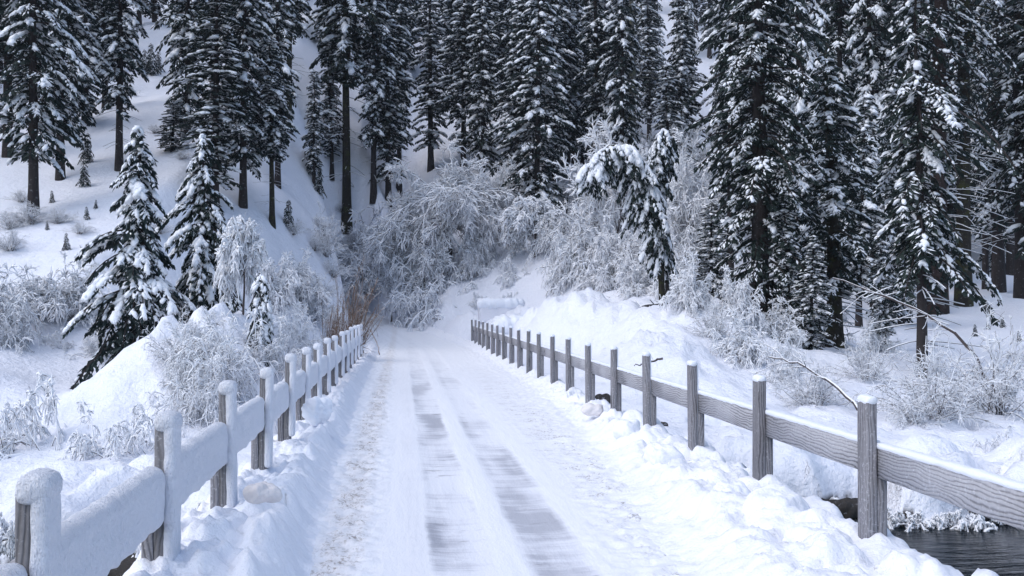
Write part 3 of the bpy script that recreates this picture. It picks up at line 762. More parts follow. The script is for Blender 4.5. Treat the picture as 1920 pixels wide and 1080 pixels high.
T = [  # px, Y, top_py, width px, kind, label
 (62, 51, -420, 145, 'mid', 'tall dark fir on the left slope with two close trunks at its foot'),
 (112, 56, -330, 120, 'mid', 'fir just right of the tall double trunked fir, snow clumps to its side'),
 (14, 62, -300, 130, 'full', 'dark fir at the left border above the fallen dark log'),
 (222, 62, -250, 92, 'mid', 'slender fir standing alone on the open slope with bare lower trunk'),
 (158, 88, -180, 90, 'full', 'fir up the slope between the slender lone fir and the double fir'),
 (196, 98, -190, 80, 'slim', 'slim fir high on the slope behind the slender lone fir'),
 (402, 56, -60, 130, 'full', 'big broad fir behind the second heavily snowed young conifer'),
 (455, 60, -220, 120, 'mid', 'dark fir crowding the right side of the big broad fir'),
 (350, 66, -300, 100, 'spire', 'fir leaning over the left flank of the big broad fir'),
 (322, 60, 190, 60, 'spire', 'short fir low at the left foot of the big broad fir'),
 (510, 55, 70, 76, 'high', 'fir with short bare trunk standing just above the frosted shrubs'),
 (520, 66, -150, 82, 'slim', 'narrow fir behind the short bare trunked fir'),
 (540, 80, -260, 90, 'high', 'tall thin trunked fir beside the narrow snow gap'),
 (588, 70, 130, 48, 'slim', 'small narrow fir in the snow gap left of the mossy trunk'),
 (622, 74, 60, 60, 'slim', 'slim fir close behind the tall mossy trunk'),
 (650, 65, -330, 120, 'high', 'tall fir with a long bare mossy trunk rising above the road bend'),
 (700, 100, -120, 80, 'mid', 'fir tucked between the mossy trunk fir and the broad twin fir'),
 (728, 104, -60, 92, 'full', 'dense fir standing left behind the big weeping frosted tree'),
 (748, 108, -90, 72, 'mid', 'bare footed fir directly behind the dense fir left of the weeping tree'),
 (808, 104, -90, 92, 'full', 'fir rising straight above the top of the weeping frosted tree'),
 (868, 100, -130, 90, 'full', 'dark fir right above the crown of the weeping frosted tree'),
 (905, 108, -60, 80, 'spire', 'fir with layered snow between the dark fir and the pointed fir'),
 (968, 92, 0, 96, 'spire', 'pointed layered fir above the small umbrella shaped frosted tree'),
 (986, 88, -40, 70, 'high', 'two toned fir with bare trunk close by the pointed layered fir'),
 (1040, 90, 8, 74, 'spire', 'snowy fir with sharp tip left of the pale bare trunk group'),
 (1092, 106, 50, 62, 'spire', 'smaller pointed fir above the frosted thicket'),
 (1138, 112, -20, 70, 'full', 'dense dark fir left of the pale mossy trunk'),
 (1025, 100, -150, 80, 'slim', 'tall slim fir peering over the sharp tipped snowy fir'),
]
BASE = {62: 405, 222: 320, 510: 422, 650: 425, 728: 385, 700: 372, 748: 362, 968: 374, 986: 370, 540: 240, 622: 335, 588: 345, 402: 392, 455: 388, 158: 235, 196: 205, 808: 320, 868: 330, 905: 325}
def hit(px, py):
    """first ground point along the sight line, past the bridge"""
    d = np.array(at(px, py, 1.0) - CAM_LOC); t = np.linspace(14, 330, 3000); P = np.array(CAM_LOC)[None] + d[None] * t[:, None]
    z = ground_z(P[:, 0], P[:, 1], False); k = np.argmax(z > P[:, 2]); return (P[k, 0], P[k, 1], z[k]) if z[k] > P[k, 2] else (P[-1, 0], P[-1, 1], z[-1])
for a in T:
    a = list(a)
    if a[0] in BASE:
        y_ = float(hit(a[0], BASE[a[0]])[1])
        if 45 < y_ < 135: a[1] = y_
    PLACED.append(fir_at(*a)[:2])
# the forest goes on beyond the left border and shades the slope
rl = random.Random(3)
for k in range(16):
    x_, y_ = -34 - rl.random() * 22 - k % 3 * 3, 38 + k * 3.4 + rl.random() * 3
    if x_ > -.62 * y_: x_ = -.62 * y_ - rl.random() * 5
    parts, H0, R0 = FIR[rl.choice(['old', 'full', 'mid_b', 'full_b'])]
    place(parts, 'fir_tree', 'snow-dusted fir of the forest just beyond the left border of the view', 'conifer', (x_, y_, gz(x_, y_) - .1), rl.uniform(0, 6), (1.2, 1.2, 1.05), 'firs beyond the left border')
    PLACED.append((x_, y_))

# right-hand forest
def trunk_fir(seed, label, px, Y, top_py, wpx, tr, bark, cb, **kw):
    p = at(px, 560, Y); z0 = gz(p.x, Y); H = at(px, top_py, Y).z - z0; w = wpx / FPX * (p - CAM_LOC).length / 2
    parts = conifer(seed, H, w, cb, trunk_r=tr, bark=bark, **kw)
    h_, r_ = measured(parts, .95); f_ = w / r_
    place(parts, 'fir_tree', label, 'conifer', (p.x, Y, z0 - .05), 0, (f_, f_, 1)); PLACED.append((p.x, Y))
trunk_fir(21, 'massive dark fir right of the bent conifers, foliage down to the ground', 1425, 37, -420, 200, .33, M_BARK, .03, per_m=15, leafn=60, leaf=.27, snow=1.3, lump=.13, p=.22, hang=.35, gap=.7, el=(12, -6), droop=.45)
trunk_fir(22, 'fir with a snow loaded tip standing right of the massive dark fir', 1565, 39, 90, 165, .27, M_BARK_MOSS, .22, per_m=15, leafn=56, leaf=.25, snow=2.2, lump=.13, p=.5, dead=30, hang=.4, el=(12, -8), droop=.45)
trunk_fir(23, 'thin trunked fir with long drooping snowy limbs before the red trunk', 1728, 31, -60, 190, .13, M_BARK, .26, per_m=15, leafn=56, leaf=.24, snow=2.3, lump=.13, p=.5, droop=.7, gap=1.0, dead=24, hang=.4, asym=.25)
trunk_fir(24, 'huge reddish trunk behind the thin trunked fir', 1757, 54, -900, 170, .38, M_BARK_RED, .25, per_m=8, leafn=12, leaf=.4, snow=1.2, dead=60, lump=.15)
trunk_fir(25, 'straight mossy trunk between the red trunk and the right border', 1806, 56, -900, 160, .33, M_BARK_MOSS, .22, per_m=8, leafn=7, leaf=.4, snow=1.2, dead=60, lump=.12)
trunk_fir(26, 'dark trunk hung with snowy twigs right of the mossy trunk', 1872, 66, -600, 150, .32, M_BARK, .12, per_m=10, leafn=12, leaf=.4, snow=1.2, dead=30, lump=.15)
trunk_fir(27, 'fir cut by the right border, its dark trunk rising from the snow', 1918, 60, -700, 170, .34, M_BARK, .14, per_m=10, leafn=16, leaf=.4, snow=1.1, dead=20, lump=.17)
trunk_fir(28, 'slim dark trunk behind the hung trunk at right', 1897, 80, -500, 110, .3, M_BARK, .2, per_m=8, leafn=10, leaf=.45, snow=1.2, dead=20)
T2 = [
 (1500, 52, -380, 130, 'mid', 'fir behind the gap between the massive dark fir and the snow tipped fir'),
 (1370, 56, -350, 110, 'full', 'fir behind the left flank of the massive dark fir'),
 (1640, 58, -320, 120, 'mid', 'fir behind and right of the snow tipped fir'),
 (1610, 46, 180, 90, 'slim', 'lower fir filling the space beneath the snow tipped fir'),
 (1690, 48, 130, 100, 'spire', 'bushy fir left of the thin trunked fir'),
 (1480, 36, 360, 74, 'slim', 'young fir at the right foot of the massive dark fir'),
 (1335, 39, 380, 90, 'spire', 'low fir at the left foot of the massive dark fir'),
 (1520, 34.5, 440, 80, 'spire', 'short bushy fir in front of the snow tipped fir'),
 (1660, 37, 420, 60, 'slim', 'small fir between the leaning mossy trunk and the thin trunk'),
 (1848, 70, -300, 90, 'mid', 'fir between the mossy trunk and the hung trunk'),
 (1780, 76, -260, 100, 'mid', 'fir seen between the red trunk and the mossy trunk'),
 (1960, 58, -300, 150, 'full', 'fir mostly beyond the right border of the view'),
 (1700, 72, -320, 110, 'mid', 'dark fir deep behind the thin trunked fir'),
 (1570, 76, -330, 120, 'full', 'dark fir deep behind the snow tipped fir'),
]
for a in T2: PLACED.append(fir_at(*a)[:2])

# the bare pale trunk with snowy side twigs
p = at(1186, 235, 88); z0 = gz(p.x, 88)
H = at(1186, -200, 88).z - z0
place(conifer(31, H, 3.0, .30, .4, per_m=7, leafn=0, needles=False, snow=.9, trunk_r=.48, bark=M_BARK_PALE, lump=.10, droop=.2, el=(10, -8), dead=40), 'bare_tree',
      'pale mossy trunk with bare snow-lined side branches behind the frosted thicket', 'tree', (p.x, 88, z0), 0, (1, 1, 1))
PLACED.append((p.x, 88))

# the forest behind: placed on the hillside, thinning round the open slope
rr = random.Random(77); cnt = 0; tries = 0; FILL = []
while cnt < 240 and tries < 30000:
    tries += 1
    px = rr.uniform(-100, 2020); Y = (70 if 330 < px < 640 else 82) + 200 * rr.random() ** 1.25
    q = at(px, 560, Y); zb = gz(q.x, Y); dep = Y
    by = 560 - (zb - 2.4) / dep * FPX
    if 215 < px < 325 and by > 75: continue
    if px <= 215 and by > 215 - max(0, px - 110) * .6: continue
    if 560 < px < 600 and by > 190: continue
    if 330 < px < 640 and by > 330: continue
    if 758 < px < 780 and by > 190: continue
    if 640 < px < 960 and Y < 96: continue
    if by < -60: continue
    md = 2.9 + (Y - 80) * .009
    if any((q.x - a) ** 2 + (Y - b) ** 2 < md * md for a, b in PLACED): continue
    PLACED.append((q.x, Y)); cnt += 1; FILL.append((px, q.x, Y, zb))
MARKS = [(90, 'the double trunked fir'), (205, 'the slender lone fir'), (300, 'the top of the open slope'), (400, 'the big broad fir'), (480, 'the short bare trunked fir'), (560, 'the narrow snow gap'),
         (650, 'the long mossy trunk'), (730, 'the dense fir by the weeping tree'), (840, 'the weeping frosted tree'), (968, 'the pointed layered fir'), (1060, 'the sharp tipped snowy fir'), (1150, 'the bowed conifer'),
         (1250, 'the nodding dark tip'), (1340, 'the massive fir, left flank'), (1440, 'the massive dark fir'), (1565, 'the snow tipped fir'), (1670, 'the leaning mossy trunk'), (1750, 'the huge reddish trunk'), (1820, 'the straight mossy trunk'), (1900, 'the right border trunks')]
seen = {}; NTH = ['nearest', 'second nearest', 'third nearest', 'fourth nearest', 'fifth nearest', 'sixth nearest', 'seventh nearest', 'eighth nearest', 'ninth nearest', 'tenth nearest', 'eleventh nearest', 'twelfth nearest', 'thirteenth nearest', 'fourteenth nearest', 'fifteenth nearest', 'sixteenth nearest', 'seventeenth nearest', 'eighteenth nearest', 'nineteenth nearest', 'twentieth nearest', 'twenty-first nearest', 'twenty-second nearest', 'twenty-third nearest', 'twenty-fourth nearest']
LOOK = {'full': 'dense', 'full_b': 'ragged', 'mid': 'loose', 'mid_b': 'snowy', 'slim': 'slim', 'spire': 'layered', 'old': 'tall ragged'}
for px, x, Y, zb in sorted(FILL, key=lambda f: f[2]):
    mk = min(MARKS, key=lambda m: abs(m[0] - px))[1]; k = seen.get(mk, 0); seen[mk] = k + 1
    kind = rr.choice(['full', 'mid', 'slim', 'spire', 'full_b', 'old', 'mid_b'])
    parts, H0, R0 = FIR[kind]; h = rr.uniform(16, 29); w = rr.uniform(1.7, 2.7)
    place(parts, 'fir_tree', '%s fir, %s of those far behind %s' % (LOOK[kind], NTH[min(k, len(NTH) - 1)], mk), 'conifer', (x, Y, zb - .1), rr.uniform(0, 6.28), (w / R0, w / R0, h / H0), 'firs of the background forest')

# the two heavily snowed young conifers
def snow_conifer(seed, label, px, Y, top_py, bot_py, wpx, **kw):
    p = at(px, 560, Y); z0 = at(px, bot_py, Y).z; z0 = min(z0, gz(p.x, Y) + .2); H = at(px, top_py, Y).z - z0; w = wpx / FPX * (p - CAM_LOC).length / 2
    parts = conifer(seed, H, w * 1.2, **kw); h_, r_ = measured(parts, .93); f_ = w / r_; place(parts, 'young_conifer', label, 'conifer', (p.x, Y, z0), 0, (f_, f_, 1))
    PLACED.append((p.x, Y))
snow_conifer(44, 'larger snow-laden young conifer left of the plowed snow heap', 255, 29, 236, 650, 195, cb=.03, p=.72, per_m=27, leafn=70, leaf=.23, snow=3.8, lump=.15, bt=.05, low=.35, trunk_r=.13, droop=.65, el=(12, -18), hang=.45, gap=.8)
snow_conifer(42, 'second snow-laden young conifer behind the top of the plowed heap', 383, 31.5, 250, 600, 165, cb=.06, p=.62, per_m=30, leafn=75, leaf=.22, snow=4.0, lump=.15, bt=.05, low=.5, trunk_r=.12, droop=.65, el=(12, -18), hang=.45, gap=1.0)
snow_conifer(43, 'tiny snow-smothered conifer between the heap and the frosted bush', 491, 25, 512, 606, 50, cb=.02, p=.6, per_m=44, leafn=60, leaf=.13, snow=5.0, lump=.10, trunk_r=.03, droop=.9, hang=.6)

# the bent conifers over the thicket
def bent():
    Y = 44; b = at(1244, 560, Y); z0 = min(b.z, gz(b.x, Y) + .1)
    def rel(px, py, dy=0): q = at(px, py, Y + dy); return (q.x - b.x, q.y - b.y, q.z - z0)
    A = [(0, 0, 0), rel(1238, 470), rel(1222, 390, -.2), rel(1206, 320, -.3), rel(1180, 278, -.4), rel(1145, 272, -.5), rel(1118, 300, -.6), rel(1106, 345, -.7)]
    B = [(0.02, 0, 0), rel(1240, 470, .3), rel(1226, 380, .5), rel(1224, 320, .5), rel(1232, 262, .4), rel(1236, 240, .4), rel(1228, 262, .3), rel(1226, 330, .2)]
    kw = dict(cb=.28, p=.12, leaf=.28, lump=.19, hang=1.2, droop=.8, el=(0, -25), gap=.6)
    place(conifer(51, 9.5, .95, axis=A, per_m=38, leafn=60, snow=5.5, trunk_r=.17, bark=M_BARK_MOSS, **kw), 'bent_conifer',
          'snow-capped conifer bowed over to the left above the thicket', 'conifer', (b.x, Y, z0), 0, (1, 1, 1))
    kw['cb'] = .5
    place(conifer(52, 8.5, .62, axis=B, per_m=30, leafn=60, snow=1.8, trunk_r=.11, **kw), 'bent_conifer',
          'narrow conifer with nodding dark tip right behind the bowed one', 'conifer', (b.x + .35, Y + .5, z0), 0, (1, 1, 1))
bent()

# saplings on the open slope
SAP = [(164, 305, 56), (157, 350, 50), (97, 380, 24), (162, 412, 26), (124, 470, 34), (598, 362, 46), (541, 425, 52), (283, 140, 60), (297, 135, 40), (271, 138, 46), (608, 445, 24), (88, 432, 18), (180, 392, 18), (1879, 615, 26), (1852, 618, 20), (1828, 632, 28), (1910, 640, 24), (585, 330, 70)]
SAPL = ['dark sapling highest on the open left slope below the lone fir', 'squat dark sapling midway down the open left slope', 'small sapling beside the foot of the double trunked fir', 'small pointed sapling low on the open left slope', 'dark sapling just above the frosted shrubs at left',
        'round snowy sapling left of the long mossy trunk', 'pointed sapling at the foot of the short bare trunked fir', 'tallest of the saplings at the top of the open slope', 'right sapling of the cluster at the top of the open slope', 'left sapling of the cluster at the top of the open slope',
        'tiny sapling below the long mossy trunk', 'tiny sapling left of the low slope saplings', 'tiny sapling behind the larger snow-laden conifer', 'pointed sapling in the snow before the hung trunk at right', 'small sapling in the snow below the mossy trunk at right',
        'wide low sapling behind the bare shrub at right', 'sapling at the right border behind the bare shrub', 'narrow young fir in the snow gap beside the round snowy sapling']
def hit(px, py):
    """first ground point along the sight line, past the bridge"""
    d = np.array(at(px, py, 1.0) - CAM_LOC); t = np.linspace(14, 330, 3000); P = np.array(CAM_LOC)[None] + d[None] * t[:, None]
    z = ground_z(P[:, 0], P[:, 1], False); k = np.argmax(z > P[:, 2]); return (P[k, 0], P[k, 1], z[k]) if z[k] > P[k, 2] else (P[-1, 0], P[-1, 1], z[-1])
for (px, py, h), lb in zip(SAP, SAPL):
    x, y, z = hit(px, py); s = h / FPX * y / 1.6
    place(FIR['sapling'][0], 'sapling', lb, 'sapling', (x, y, z - .05), random.uniform(0, 6), (s * .9, s * .9, s), 'saplings on the snow')

# ------------------------------------------------------------------ frosted shrubs
MEAS = {}
def shrub(parts, H0, R0, px, base_py, Y, top_py, wpx, label, name='frosted_shrub', cat='shrub', rz=None, group=None, dz=0.0):
    if parts[0][1].name not in MEAS: MEAS[parts[0][1].name] = measured(parts, .93)
    H0, R0 = MEAS[parts[0][1].name]
    if parts in (LOWARC, NEARB, BARE, DOME, DOME2, UMB):
        hx, hy, hz = hit(px, base_py)
        if .6 * Y < hy < 1.5 * Y: Y = float(hy)
    p = at(px, base_py, Y); g = gz(p.x, Y); z0 = g + dz
    if parts is TUFT: z0 = p.z
    H = max(.15, at(px, top_py, Y).z - z0); w = wpx / FPX * (p - CAM_LOC).length / 2
    return place(parts, name, label, cat, (p.x, Y, z0), random.uniform(0, 6.28) if rz is None else rz, (w / R0, w / R0, min(H / H0, 1.8 * w / R0)), group)
WEEP = frosted(61, 9.0, 6.2, 36, 18, 9, .60, (8, 84), .04, .036, trunk=(1.4, 5.8, .2), l2=.36, l3=.15, wig=.07)
DOME = frosted(62, 3.0, 2.6, 38, 13, 7, .75, (25, 85), .022, .025, l2=.5, l3=.22)
DOME2 = frosted(63, 3.0, 3.0, 34, 13, 8, .65, (18, 80), .022, .024, l2=.45, l3=.22)
UMB = frosted(64, 4.0, 3.2, 26, 16, 8, .9, (20, 75), .04, .046, trunk=(1.6, 3.0, .08), l2=.36, l3=.16)
BARE = frosted(65, 3.0, 2.0, 40, 8, 6, .3, (30, 88), .020, .011, l2=.45, l3=.22)
NEARB = frosted(66, 2.2, 2.2, 46, 12, 6, .75, (20, 85), .011, .0125, l2=.42, l3=.21, base_r=.22)
LOWARC = frosted(67, 1.3, 1.8, 44, 11, 6, 1.1, (15, 70), .008, .012, l2=.35, l3=.17, base_r=.25)
REED = frosted(68, 3.2, 1.4, 60, 5, 2, .12, (58, 82), .026, .006, twig=M_TWIG_BROWN, l2=.5, l3=.2, snow=.5, lean=(.45, 0))
TUFT = frosted(69, .5, .8, 30, 8, 5, .9, (5, 70), .008, .018, l2=.5, l3=.25, base_r=.3)
FEATH = frosted(70, 7.0, 4.6, 28, 15, 7, .2, (25, 85), .04, .038, trunk=(.8, 4.5, .12), l2=.38, l3=.18)

shrub(WEEP, 9.6, 5.2, 838, 500, 80, 268, 265, 'big white weeping frosted tree over the far end of the road', 'frosted_tree', 'tree', rz=.5)
shrub(DOME, 3.0, 2.4, 695, 545, 74, 392, 150, 'rounded frosted bush against the left side of the weeping tree')
shrub(DOME2, 3.0, 2.6, 808, 560, 72, 425, 150, 'frosted bush drooping in front of the weeping tree trunk')
shrub(LOWARC, .75, 1.2, 815, 590, 64, 530, 170, 'low snow-buried bush at the foot of the weeping tree by the road')
shrub(LOWARC, .75, 1.2, 893, 570, 71, 530, 46, 'small round frosted clump right of the low buried bush')
shrub(UMB, 4.2, 2.3, 1000, 485, 76, 368, 118, 'small umbrella shaped frosted tree on the snowy rise', 'frosted_tree', 'tree')
shrub(LOWARC, .75, 1.2, 960, 520, 71, 470, 80, 'frosted bush below the small umbrella shaped tree')
shrub(LOWARC, .75, 1.2, 958, 565, 66, 530, 36, 'little frosted tuft behind the snow-topped block')
shrub(DOME, 3.0, 2.4, 1100, 520, 60, 380, 120, 'frosted bush at the left foot of the bowed conifer')
shrub(DOME2, 3.0, 2.6, 1160, 540, 56, 400, 140, 'frosted thicket directly under the bowed conifer')
shrub(FEATH, 7.6, 3.4, 1160, 500, 72, 215, 190, 'feathery frosted tree behind the bowed conifer', 'frosted_tree', 'tree')
shrub(WEEP, 9.6, 5.2, 1290, 540, 60, 225, 170, 'arching frosted tree between the bowed conifer and the massive fir', 'frosted_tree', 'tree', rz=2.2)
shrub(FEATH, 7.6, 3.4, 1265, 400, 84, 170, 130, 'pale frosted tree up the slope behind the nodding dark tip', 'frosted_tree', 'tree')
shrub(DOME, 3.0, 2.4, 1265, 560, 50, 440, 110, 'frosted thicket between the bent trunk and the massive fir')
shrub(FEATH, 7.6, 3.4, 930, 420, 84, 300, 120, 'faint frosted bush behind the right shoulder of the weeping tree')
shrub(DOME2, 3.0, 2.6, 512, 580, 36, 430, 120, 'rounded frosted bush right of the second snow-laden conifer')
shrub(UMB, 4.2, 2.3, 455, 590, 34, 395, 90, 'frosted sapling arching beside the second snow-laden conifer')
shrub(DOME, 3.0, 2.4, 130, 600, 34, 470, 150, 'frosted bush just left of the larger snow-laden conifer')
shrub(DOME2, 3.0, 2.6, 55, 600, 32, 500, 140, 'frosted bush second from the left border')
shrub(DOME, 3.0, 2.4, -15, 640, 29, 490, 130, 'frosted bush cut by the left border')
shrub(NEARB, 2.2, 1.6, 15, 650, 27, 555, 70, 'dark stemmed shrub at the left border before the frosted bushes')
shrub(DOME2, 3.0, 2.6, 90, 585, 38, 520, 110, 'low frosted bush behind the two left frosted bushes')
shrub(NEARB, 2.2, 1.6, 185, 668, 22, 590, 110, 'twiggy frosted shrub at the foot of the larger snow-laden conifer')
shrub(LOWARC, .75, 1.2, 110, 650, 24, 615, 70, 'small dark twigged shrub in the snow by the left hollow')
shrub(NEARB, 2.2, 1.6, 420, 760, 15.2, 580, 230, 'large frosted bush behind the left railing in front of the heap')
shrub(NEARB, 2.2, 1.6, 500, 700, 18, 590, 150, 'frosted bush close behind the middle posts of the left railing')
shrub(NEARB, 2.2, 1.6, 335, 740, 16.8, 640, 110, 'thin frosted bush at the left side of the large one')
shrub(NEARB, 2.2, 1.6, 455, 790, 13.6, 640, 150, 'frosted bush hugging the back of the left railing by the fourth post')
shrub(NEARB, 2.2, 1.6, 380, 800, 14.2, 660, 140, 'frosted bush between the third and fourth left posts, its twigs hanging')
shrub(NEARB, 2.2, 1.6, 590, 640, 27, 575, 90, 'frosted bush by the left railing beneath the brown twigs')
shrub(NEARB, 2.2, 1.6, 380, 690, 19, 585, 170, 'arching frosted bush on the near flank of the plowed heap')
shrub(NEARB, 2.2, 1.6, 545, 660, 22, 575, 120, 'frosted bush between the tiny conifer and the left railing')
shrub(BARE, 3.0, 2.1, 340, 690, 19, 575, 120, 'bare arching stems poking out of the plowed heap', 'bare_shrub')
shrub(DOME, 3.0, 2.4, 560, 570, 40, 470, 110, 'frosted bush in the hollow behind the tiny conifer')
shrub(LOWARC, .75, 1.2, 70, 830, 18.5, 712, 230, 'arching frosted clump half buried in the left snowfield')
shrub(LOWARC, .75, 1.2, 235, 850, 17.8, 760, 210, 'drooping frosted clump on the snowfield nearer the left railing')
shrub(TUFT, .42, .7, 390, 960, 13.8, 915, 70, 'frosted creek brush seen beneath the left rail by the third post')
shrub(TUFT, .42, .7, 250, 1060, 12.6, 1000, 130, 'snow matted creek brush under the nearest left rail')
shrub(TUFT, .42, .7, 20, 990, 13.2, 950, 90, 'snow matted brush by the creek at the lower left corner')
shrub(REED, 3.2, 1.7, 640, 625, 42, 470, 120, 'brown bare twigs leaning over the far end of the left railing', 'bare_shrub', rz=0)
shrub(REED, 3.2, 1.7, 610, 620, 46, 500, 80, 'bare upright stems behind the leaning brown twigs', 'bare_shrub', rz=.4)
shrub(DOME2, 3.0, 2.6, 585, 600, 44, 520, 100, 'frosted brush at the far end of the left railing')
shrub(BARE, 3.0, 2.1, 1335, 640, 31, 545, 90, 'dark stemmed bush before the foot of the massive fir', 'bare_shrub')
shrub(DOME, 3.0, 2.4, 1395, 690, 30, 575, 120, 'frosted bush before the massive dark fir')
shrub(NEARB, 2.2, 1.6, 1480, 730, 27, 610, 130, 'frosted bush behind the right railing below the young fir')
shrub(BARE, 3.0, 2.1, 1530, 770, 25, 660, 150, 'thin bare bush behind the third nearest right post', 'bare_shrub')
shrub(BARE, 3.0, 2.1, 1740, 800, 22, 610, 200, 'wide bare shrub right of the nearest right post', 'bare_shrub')
shrub(BARE, 3.0, 2.1, 1870, 790, 22.5, 570, 180, 'tall bare shrub by the right border', 'bare_shrub')
shrub(NEARB, 2.2, 1.6, 1700, 810, 20.5, 740, 120, 'low frosted shrub behind the nearest right rail')
shrub(LOWARC, .75, 1.2, 1880, 860, 19.5, 765, 100, 'weeping frosted clump on the bank at the right border')
shrub(BARE, 3.0, 2.1, 1620, 720, 30, 600, 110, 'bare frosted brush below the leaning mossy trunk', 'bare_shrub')
shrub(BARE, 3.0, 2.1, 60, 420, 49, 375, 110, 'thin twigs at the foot of the double trunked fir', 'bare_shrub')
shrub(BARE, 3.0, 2.1, 610, 480, 55, 380, 90, 'thin twigs on the slope below the long mossy trunk', 'bare_shrub')
THK = [(660, 520, 80, 440, 90, 'DOME'), (735, 520, 80, 380, 110, 'FEATH'), (900, 500, 80, 360, 110, 'DOME2'), (770, 500, 86, 330, 120, 'FEATH'), (890, 520, 78, 450, 70, 'DOME'), (1045, 470, 82, 380, 90, 'DOME'), (1060, 440, 84, 330, 110, 'FEATH'),
       (1120, 430, 80, 300, 120, 'DOME2'), (1075, 520, 64, 420, 100, 'DOME2'), (1200, 460, 76, 330, 130, 'DOME'), (1230, 520, 62, 400, 120, 'FEATH'), (1300, 500, 66, 330, 120, 'DOME2'), (1290, 580, 48, 470, 90, 'DOME'), (1190, 560, 52, 470, 110, 'DOME2'), (1130, 540, 56, 470, 100, 'DOME2'), (985, 440, 86, 350, 90, 'DOME2'), (1300, 330, 90, 200, 110, 'FEATH'),
       (1540, 650, 36, 540, 110, 'NEARB'), (1450, 640, 38, 560, 110, 'DOME'), (1640, 660, 40, 580, 90, 'NEARB'), (1380, 600, 44, 500, 100, 'DOME2'), (1230, 300, 94, 190, 90, 'FEATH')]
THKL = ['frosted bush up the slope left of the rounded bush', 'feathery frosted tree behind the left shoulder of the weeping tree', 'frosted thicket between the weeping tree and the umbrella shaped tree', 'faint frosted tree peeping above the left of the weeping tree', 'frosted bush low at the right of the weeping tree', 'frosted bush right behind the umbrella shaped tree', 'feathery frosted tree up the slope right of the umbrella shaped tree',
        'frosted thicket up the slope left of the bowed crown', 'frosted bush right of the umbrella shaped tree, nearest the heap', 'frosted thicket behind the fork of the bent conifers', 'feathery frosted tree behind the bent trunk', 'frosted thicket against the massive fir, high up', 'frosted bush low between the logs and the massive fir', 'frosted bush just above the two logs', 'frosted bush above the clumpy right heap', 'faint frosted bush above and left of the umbrella shaped tree', 'pale frosted tree high beside the massive fir',
        'frosted brush around the short bushy fir', 'frosted brush at the foot of the massive fir, its right side', 'frosted brush behind the leaning mossy trunk', 'frosted brush behind the foot of the massive fir', 'pale frosted tree below the far haze-dimmed firs']
for (px, bpy_, Y, tp, w_, kd), lb in zip(THK, THKL):
    shrub(globals()[kd], 1, 1, px, bpy_, Y, tp, w_, lb, 'frosted_tree' if kd == 'FEATH' else 'frosted_shrub', 'tree' if kd == 'FEATH' else 'shrub')
BR = [(260, 400, 40), (340, 300, 40), (290, 250, 34), (240, 180, 36), (40, 380, 50), (450, 440, 70), (550, 440, 60), (575, 300, 36), (600, 430, 50), (660, 470, 80), (20, 430, 70), (110, 420, 60), (150, 440, 50), (590, 470, 60), (625, 520, 70), (560, 520, 60), (640, 400, 40), (600, 560, 80), (300, 440, 60), (20, 470, 80)]
BRL = ['twigs low on the slope between the lone fir and the broad fir', 'small brush at the left edge of the broad fir', 'small brush midway up the open slope', 'small brush left of the slope saplings near the top', 'twigs before the foot of the double trunked fir', 'brush beneath the dark fir beside the broad fir', 'brush under the short bare trunked fir', 'small brush in the narrow snow gap', 'brush left of the foot of the long mossy trunk', 'brush between the mossy trunk and the rounded bush', 'thin twigs on the slope near the left border', 'thin twigs right of the double trunked fir', 'thin twigs below the small pointed sapling', 'thin twigs left below the long mossy trunk', 'brush on the snow slope above the road bend', 'twigs beside the rounded bush right of the second young conifer', 'small twigs at the very foot of the long mossy trunk', 'frosted twigs behind the brown reeds', 'twigs between the two young conifers and the broad fir', 'frosted twigs above the bushes at the left border']
for (px, py, w_), lb in zip(BR, BRL):
    shrub(BARE, 1, 1, px, py, hit(px, py)[1], py - w_ * .62, w_, lb, 'bare_shrub')
CREEK = [(1672, 990), (1712, 990), (1760, 990), (1800, 990), (1855, 990), (1900, 990), (1640, 975), (1690, 985), (1735, 1000), (1780, 985), (1830, 1002), (1880, 990), (1915, 1003), (1660, 965), (1560, 965), (1600, 985), (1945, 990)]
for k, (px, py) in enumerate(CREEK):
    q = at(px, py, 16.2); e = float(creek_edge(np.array([q.x]))[0]); q = at(px, py, e + .12)
    place(TUFT, 'creek_tuft', ['snow-matted tuft over the water at the back of the nearest right post', 'snow-matted tuft over the water, small, between the first two right of the post', 'snow-matted tuft over the water, small, below the near rail, left end', 'snow-matted tuft over the water, small, below the near rail, middle', 'snow-matted tuft over the water, small, below the near rail, right end', 'snow-matted tuft over the water, small, by the right border', 'snow-matted tuft in the shade of the nearest right post', 'snow-matted tuft over the dark water, second right of the nearest right post', 'snow-matted tuft over the water, third right of the nearest right post', 'snow-matted tuft over the water, fourth right of the nearest right post', 'snow-matted tuft over the water, fifth right of the nearest right post', 'snow-matted tuft over the water, sixth right of the nearest right post', 'snow-matted tuft over the water nearest the right border', 'snow-matted tuft over the water touching the nearest right post', 'snow-matted tuft by the dark gap left of the nearest right post', 'snow-matted tuft just left of the nearest right post', 'snow-matted tuft over the water at the very right border'][k], 'tuft', (q.x, e + random.uniform(-.15, .25), WATER_Z + .12), random.uniform(0, 6), (.8, .8, random.uniform(.7, 1.1)), 'tufts along the right creek edge')

